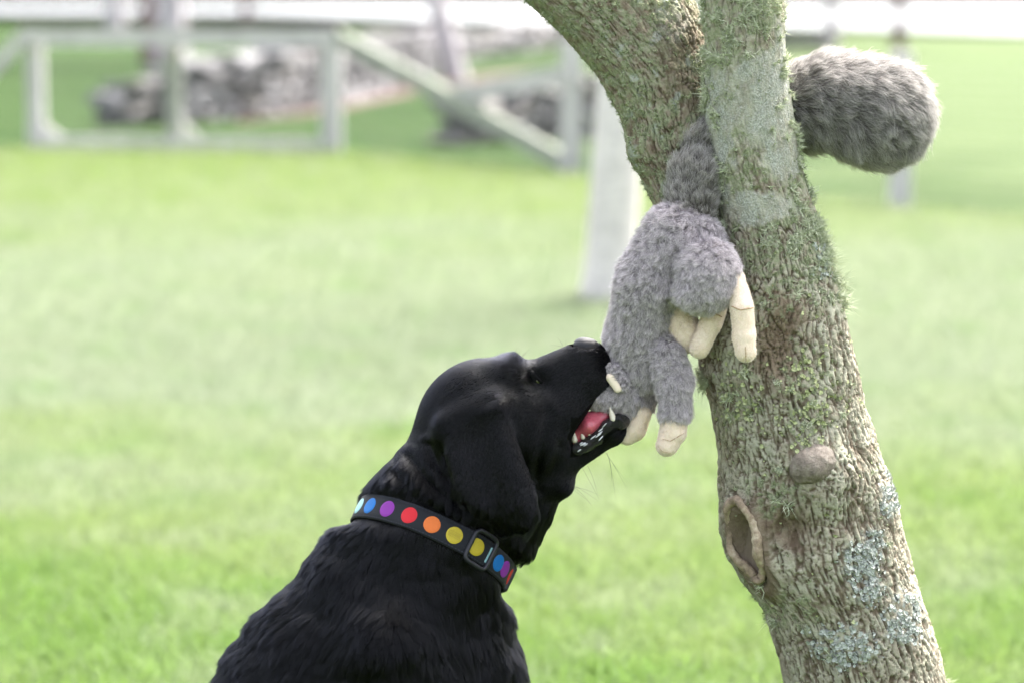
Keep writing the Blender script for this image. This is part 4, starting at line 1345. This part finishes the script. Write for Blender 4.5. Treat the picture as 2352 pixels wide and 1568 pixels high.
for i, t in enumerate(ths):
    for (s, h) in SEC: V.append(tuple(ring_pt(t, s, h)))
    j = (i + 1) % NT; m = len(SEC)
    for k in range(m): Q.append((i * m + k, i * m + (k + 1) % m, j * m + (k + 1) % m, j * m + k))
M_strap, n, l, b = newmat('collar_webbing')
b.inputs['Base Color'].default_value = (0.009, 0.010, 0.014, 1)
b.inputs['Roughness'].default_value = 0.75
b.inputs['Specular IOR Level'].default_value = 0.2
b.inputs['Sheen Weight'].default_value = 0.05
bump(n, l, noise(n, l, 900, 2, 0.5, objco(n, l)), 0.5, 0.0006, b)
collar = mesh_np('collar', V, Q, M_strap, DOG)
collar['label'] = 'black collar printed with rainbow dots'
V, Q = [], []
for s0 in (-0.43, 0.43):
    for k in range(150):
        t_ = k * 2 * math.pi / 150; i = len(V)
        for (dt, ds_) in ((0, -0.012), (0.024, -0.012), (0.024, 0.012), (0, 0.012)): V.append(tuple(ring_pt(t_ + dt, s0 + ds_, 0.0034)))
        Q.append((i, i + 1, i + 2, i + 3))
mesh_np('stitching', V, Q, simple('stitch_thread', (0.03, 0.032, 0.042), 0.7, 0.2), collar, False)['kind'] = 'stuff'
nearT = np.linspace(0.02, math.pi + 0.1, 900)
nearU = proj([tuple(ring_pt(t, 0)) for t in nearT])[:, 0]
def theta_at(u):
    return nearT[np.argmin(np.abs(nearU - u))]
DOT = {}
for nm, c in dict(cyan=(0.20, 0.36, 0.39), blue=(0.0, 0.1, 0.33), purple=(0.16, 0.015, 0.22), red=(0.42, 0.006, 0.014), orange=(0.5, 0.115, 0.018), yellow=(0.36, 0.28, 0.018)).items():
    DOT[nm] = simple('dot_' + nm, c, 0.6, 0.3, 0.06, 500, 0.2, dist=0.0004)
DR = M(20)
def dot(t0, nm, off=0.0036, clip=None):
    V, Q = [], []
    r0 = (ring_pt(t0, 0) - C0).length
    ds = (ring_pt(t0 + 0.01, 0) - ring_pt(t0 - 0.01, 0)).length / 0.02
    for i in range(7):
        for k in range(28):
            a = k * 2 * math.pi / 28; r = DR * i / 6
            dt = math.cos(a) * r / ds
            if clip: dt = max(clip[0], min(clip[1], dt))
            V.append(tuple(ring_pt(t0 + dt, math.sin(a) * r / CW, off + (0.0 if i < 6 else -0.0008))))
            if i:
                Q.append(((i - 1) * 28 + k, (i - 1) * 28 + (k + 1) % 28, i * 28 + (k + 1) % 28, i * 28 + k))
    return mesh_np('dot', V, Q, DOT[nm], collar)
for u, nm in ((829, 'cyan'), (853, 'blue'), (892, 'purple'), (941, 'red'), (992, 'orange'), (1042, 'yellow'), (1141, 'blue'), (1156, 'purple')):
    dot(theta_at(u), nm)
dot(theta_at(1121), 'cyan', 0.0036, (-0.035, 0.035)); dot(theta_at(1167), 'red')
dot(theta_at(1091), 'yellow', 0.0042)
# pressed lettering on the yellow dot
tY = theta_at(1042)
dsY = (ring_pt(tY + 0.01, 0) - ring_pt(tY - 0.01, 0)).length / 0.02
GL = [[(-.62, .22), (-.72, .1), (-.66, -.08), (-.45, -.08), (-.45, .06), (-.55, .06)], [(-.34, .22), (-.34, -.02), (-.26, -.09), (-.14, -.05), (-.14, .22)], [(-.02, -.1), (.1, .2), (.2, -.1), (.02, .02)], [(.34, .2), (.26, .1), (.42, .02), (.36, -.1), (.24, -.08)], [(.66, .2), (.5, .2), (.5, -.1), (.68, -.1)],
      [(-.7, -.22), (-.1, -.26)], [(0.0, -.26), (.62, -.3)], [(-.76, .34), (-.2, .36)], [(-.1, .34), (.7, .32)]]
V, Q = [], []
for g in GL:
    for (x0, y0), (x1, y1) in zip(g[:-1], g[1:]):
        dx, dy = x1 - x0, y1 - y0; L = math.hypot(dx, dy) + 1e-6; nx, ny = -dy / L * 0.035, dx / L * 0.035
        i = len(V)
        for (x, y) in ((x0 + nx, y0 + ny), (x0 - nx, y0 - ny), (x1 - nx, y1 - ny), (x1 + nx, y1 + ny)):
            x = -x if proj([tuple(ring_pt(tY + 0.05, 0))])[0][0] < proj([tuple(ring_pt(tY - 0.05, 0))])[0][0] else x
            V.append(tuple(ring_pt(tY + x * DR / dsY, y * DR / CW, 0.0040)))
        Q.append((i, i + 1, i + 2, i + 3))
mesh_np('lettering', V, Q, simple('dot_lettering', (0.30, 0.23, 0.02), 0.6, 0.3), collar, False)
# slide buckle
def frame_ring(name, t0, hw, hs, rad, mat, off):
    ds = (ring_pt(t0 + 0.01, 0) - ring_pt(t0 - 0.01, 0)).length / 0.02
    pts, rr = [], []
    for k in range(48):
        a = k * 2 * math.pi / 48
        c, s_ = math.cos(a), math.sin(a)
        x = math.copysign(abs(c) ** 0.35, c) * hw; y = math.copysign(abs(s_) ** 0.35, s_) * hs
        pts.append(ring_pt(t0 + x / ds, y / CW, off)); rr.append(rad)
    return tube_closed(name, pts, rr, mat, collar, 8)
M_plas = simple('black_plastic', (0.012, 0.012, 0.017), 0.45, 0.35, 0.0, 300, 0.15, dist=0.0005)
frame_ring('slide_buckle', theta_at(1101), M(30), M(38), M(5.2), M_plas, 0.0052)
tb = theta_at(1101); dsb = (ring_pt(tb + 0.01, 0) - ring_pt(tb - 0.01, 0)).length / 0.02
sg = 1 if nearU[np.argmin(np.abs(nearT - (tb + 0.05)))] > 1101 else -1
tc = theta_at(1186 if nearU.max() > 1186 else nearU.max() - 2)
pr = []
for s in (-0.42, -0.2, 0, 0.2, 0.42):
    pr.append(('c', ring_pt(tc, s, 0.003), ring_pt(tc + sg * 0.4, s, 0.003), M(9), M(8), 1.0, 0.004))
blob('side_clip', pr, 0.0016, M_plas, collar)
# ================================================================== THE PLUSH TOY
TOY = empty('plush_squirrel', P(1420, 1000, -60), 'grey plush squirrel toy hanging head down from the tree fork', 'plush toy')
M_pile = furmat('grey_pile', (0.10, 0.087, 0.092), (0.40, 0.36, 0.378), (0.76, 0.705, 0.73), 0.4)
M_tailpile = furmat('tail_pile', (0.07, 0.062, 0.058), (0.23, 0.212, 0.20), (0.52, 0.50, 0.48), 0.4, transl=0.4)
M_cloth_g = simple('grey_backing', (0.07, 0.062, 0.066), 0.9, 0.1)
M_cream, n, l, b = newmat('cream_velboa')
pos = objco(n, l)
l.new(ramp(n, l, noise(n, l, 30, 3, 0.5, pos), [(0.3, (0.72, 0.58, 0.46)), (0.7, (0.78, 0.68, 0.57))]), b.inputs['Base Color'])
b.inputs['Roughness'].default_value = 0.9
b.inputs['Specular IOR Level'].default_value = 0.1
b.inputs['Sheen Weight'].default_value = 0.3
bump(n, l, noise(n, l, 500, 4, 0.7, pos), 0.35, 0.001, b)
def tc_(u0, v0, w0, r0, u1, v1, w1, r1, ys=1.0, k=14):
    return ('c', P(u0, v0, w0), P(u1, v1, w1), M(r0), M(r1), ys, M(k))
def te(u, v, w, ru, rw, rv, rot=0, k=14):
    return ('e', P(u, v, w), (M(ru), M(rw), M(rv)), math.radians(rot), M(k))
def pile(name, V, Q, n, length, flow, mat, lift=0.55, jit=0.3, clump=32, curl=0.32, r0=0.00028, K=5, cl=0.72, sig=70):
    N = normals(V, Q)
    wt = 0.35 + 0.65 * (N[:, 1] < 0.3)
    p, nr = scatter(V, Q, n, wt)
    fl = flowfield(flow, p, sig)
    fl = unit(fl + 0.7 * np.stack([fbm(p * 60, 2), fbm(p * 45 + 50, 2), fbm(p * 45 + 90, 2)], 1))
    L = length * (0.6 + 0.6 * RNG.random(n))
    return fur(name, p, nr, fl, L, mat, TOY, lift=lift, jit=jit, r0=r0, K=K, clump=clump, cl_str=cl, curl=curl)
DOWN = [(1540, 540, -0.2, 1), (1450, 650, -0.2, 1), (1500, 700, -0.1, 1), (1430, 800, -0.2, 1), (1500, 850, 0.1, 1), (1550, 900, 0.1, 1), (1620, 640, 0.15, 1), (1580, 560, -0.5, 0.8), (1680, 600, 0.4, 0.8), (1640, 700, 0.1, 1), (1430, 930, -0.1, 1)]
# body and head
o, V, Q = blob('body', [tc_(1548, 548, -92, 64, 1492, 650, -92, 62), tc_(1492, 650, -92, 62, 1462, 770, -55, 60), tc_(1462, 770, -55, 60, 1474, 830, -50, 54), te(1600, 545, -85, 46, 52, 42)], 0.003, M_cloth_g, TOY, 2, (0.003, 22))
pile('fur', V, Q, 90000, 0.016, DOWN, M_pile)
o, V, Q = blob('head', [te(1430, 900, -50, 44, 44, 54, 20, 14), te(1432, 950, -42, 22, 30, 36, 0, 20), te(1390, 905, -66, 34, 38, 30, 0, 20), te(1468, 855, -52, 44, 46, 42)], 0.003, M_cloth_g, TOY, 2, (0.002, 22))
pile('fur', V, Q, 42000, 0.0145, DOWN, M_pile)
# ear at the dog's lips
o, V, Q = blob('ear', [tc_(1408, 850, -112, 15, 1428, 882, -114, 13, 0.6, 6)], 0.0015, M_cloth_g, TOY, 1)
pile('fur', V, Q, 5000, 0.006, DOWN, M_pile)
blob('ear_lining', [tc_(1402, 866, -120, 11, 1419, 892, -122, 9.5, 0.8, 5)], 0.0012, M_cream, TOY, 1)
# haunch and feet
o, V, Q = blob('thigh', [te(1628, 630, -165, 58, 52, 66, 15), te(1606, 672, -165, 46, 42, 32, 0, 20)], 0.003, M_cloth_g, TOY, 2, (0.003, 20))
pile('fur', V, Q, 52000, 0.016, DOWN, M_pile)
o, V, Q = blob('thigh', [te(1600, 640, -70, 60, 45, 70, 15)], 0.003, M_cloth_g, TOY, 2)
pile('fur', V, Q, 14000, 0.012, DOWN, M_pile)
M_seam = simple('seam', (0.42, 0.29, 0.18), 0.9, 0.1)
M_fuzz = furmat('cream_pile', (0.82, 0.69, 0.57), (0.88, 0.78, 0.68), (0.92, 0.85, 0.77), 0.06)
def seam_on(o, V, Q, path, r=1.6):
    """a sewn line lying on the part, along picture points"""
    bv = BVHTree.FromPolygons([tuple(v) for v in V], [tuple(int(i) for i in q) for q in Q])
    pts = []
    c = Vector((0, 0, CAMH))
    for k in range(17):
        f = k / 16 * (len(path) - 1); i = min(int(f), len(path) - 2); f -= i
        u = path[i][0] * (1 - f) + path[i + 1][0] * f; v = path[i][1] * (1 - f) + path[i + 1][1] * f
        h = bv.ray_cast(c, (P(u, v, -100) - c).normalized())
        if h[0] is not None: pts.append(h[0] + h[1] * 0.0003)
    if len(pts) > 3:
        V2, Q2 = tubemesh(pts, [M(r)] * len(pts), 6, 0.05)
        so = mesh_np('seam', V2, Q2, M_seam, o)
def soft(part, n, length=0.0022):
    """short nap on a cream part; gathers its seams too"""
    o, V, Q = part
    p, nr = scatter(V, Q, n)
    fl = unit(RNG.normal(size=(n, 3)) * 0.6 + np.array([0, 0, -1.0]))
    fur('nap', p, nr, fl, length * (0.6 + 0.8 * RNG.random(n)), M_fuzz, o, lift=0.5, jit=0.3, r0=0.00022, K=3)
    return part
f1 = blob('foot', [tc_(1690, 640, -178, 20, 1704, 706, -196, 25.5, 1.0, 8), tc_(1704, 710, -196, 25.5, 1709, 770, -198, 24, 1.0, 3), tc_(1709, 770, -198, 24, 1712, 806, -200, 23.5, 1.0, 8)], 0.0016, M_cream, TOY, 1, (0.0008, 60))
f2 = blob('foot', [tc_(1652, 690, -120, 22, 1634, 740, -124, 24, 1.0, 8), tc_(1634, 740, -124, 24, 1606, 799, -128, 22, 1.0, 8)], 0.0016, M_cream, TOY, 1, (0.0008, 60))
soft(f1, 9000); soft(f2, 8000)
seam_on(*f1, [(1681, 704), (1700, 712), (1729, 707)]); seam_on(*f1, [(1712, 796), (1713, 812), (1713, 829)], 1.2); seam_on(*f2, [(1632, 712), (1645, 722), (1657, 728)]); seam_on(*f2, [(1585, 792), (1584, 806), (1590, 817)], 1.3)
# belly panel
bel = blob('belly', [te(1568, 752, -84, 38, 46, 60, 20), te(1522, 850, -70, 30, 40, 55, 0, 20), te(1492, 905, -66, 20, 30, 24, 0, 20)], 0.0022, M_cream, TOY, 2, (0.0015, 30))
soft(bel, 9000, 0.003)
# fore limbs and paws
o, V, Q = blob('arm', [tc_(1530, 808, -105, 30, 1550, 880, -120, 27), tc_(1550, 880, -120, 27, 1549, 942, -124, 24)], 0.0025, M_cloth_g, TOY, 2, (0.002, 25))
pile('fur', V, Q, 34000, 0.0145, DOWN, M_pile)
p1 = blob('paw', [tc_(1549, 960, -124, 29, 1546, 992, -126, 29.5, 1.0, 6), tc_(1546, 992, -126, 28, 1532, 1022, -128, 24.5, 1.0, 4)], 0.0016, M_cream, TOY, 1, (0.0007, 60))
o, V, Q = blob('arm', [tc_(1490, 892, -40, 20, 1480, 930, -44, 17)], 0.0025, M_cloth_g, TOY, 2)
pile('fur', V, Q, 9000, 0.010, DOWN, M_pile)
p2 = blob('paw', [tc_(1472, 950, -62, 23, 1458, 985, -64, 22), tc_(1458, 985, -64, 22, 1441, 1003, -64, 18)], 0.0016, M_cream, TOY, 1, (0.0007, 60))
soft(p1, 8000); soft(p2, 6000)
seam_on(*p1, [(1522, 1008), (1540, 1012), (1570, 994)], 1.2); seam_on(*p1, [(1512, 1024), (1522, 1036), (1540, 1040)], 1.1)
# tail through the fork, brush beyond the stem
TF = [(1570, 470, -0.3, -1), (1590, 400, 0.1, -1), (1600, 340, 0.3, -1), (1700, 290, 1, -0.2), (1830, 200, 1, -0.25), (1830, 310, 1, 0.3), (1950, 140, 0.9, -0.2), (2050, 170, 0.8, 0.5), (2110, 240, 0.7, 0.7), (2130, 310, 0.3, 1), (2080, 370, 0.4, 0.8), (1950, 350, 0.8, 0.6), (1960, 240, 1, 0.25), (1900, 290, 0.9, 0.4), (2030, 280, 0.8, 0.6)]
o, V, Q = blob('tail', [tc_(1586, 478, -60, 42, 1594, 410, -40, 37, 1.0, 20), tc_(1594, 410, -40, 37, 1612, 330, 0, 28, 0.9, 20), tc_(1612, 330, 0, 28, 1630, 290, 60, 24, 0.9, 20), tc_(1630, 290, 60, 24, 1690, 275, 120, 34, 0.9, 20), tc_(1690, 275, 125, 34, 1830, 250, 95, 84, 0.9, 30),
                        te(1905, 232, 75, 100, 85, 90, -8, 30), te(2008, 262, 60, 112, 90, 102, -25, 40)], 0.004, M_cloth_g, TOY, 2, (0.004, 14))
N = normals(V, Q)
p, nr = scatter(V, Q, 85000, 0.35 + 0.65 * (N[:, 1] < 0.3))
fl_ = flowfield(TF, p, 80)
fl_ = unit(fl_ + 0.6 * np.stack([fbm(p * 25, 2), fbm(p * 25 + 50, 2), fbm(p * 25 + 90, 2)], 1))
tuv = proj(p)
L = (0.022 + 0.012 * sstep(1780, 1880, tuv[:, 0])) * (0.6 + 0.6 * RNG.random(len(p)))
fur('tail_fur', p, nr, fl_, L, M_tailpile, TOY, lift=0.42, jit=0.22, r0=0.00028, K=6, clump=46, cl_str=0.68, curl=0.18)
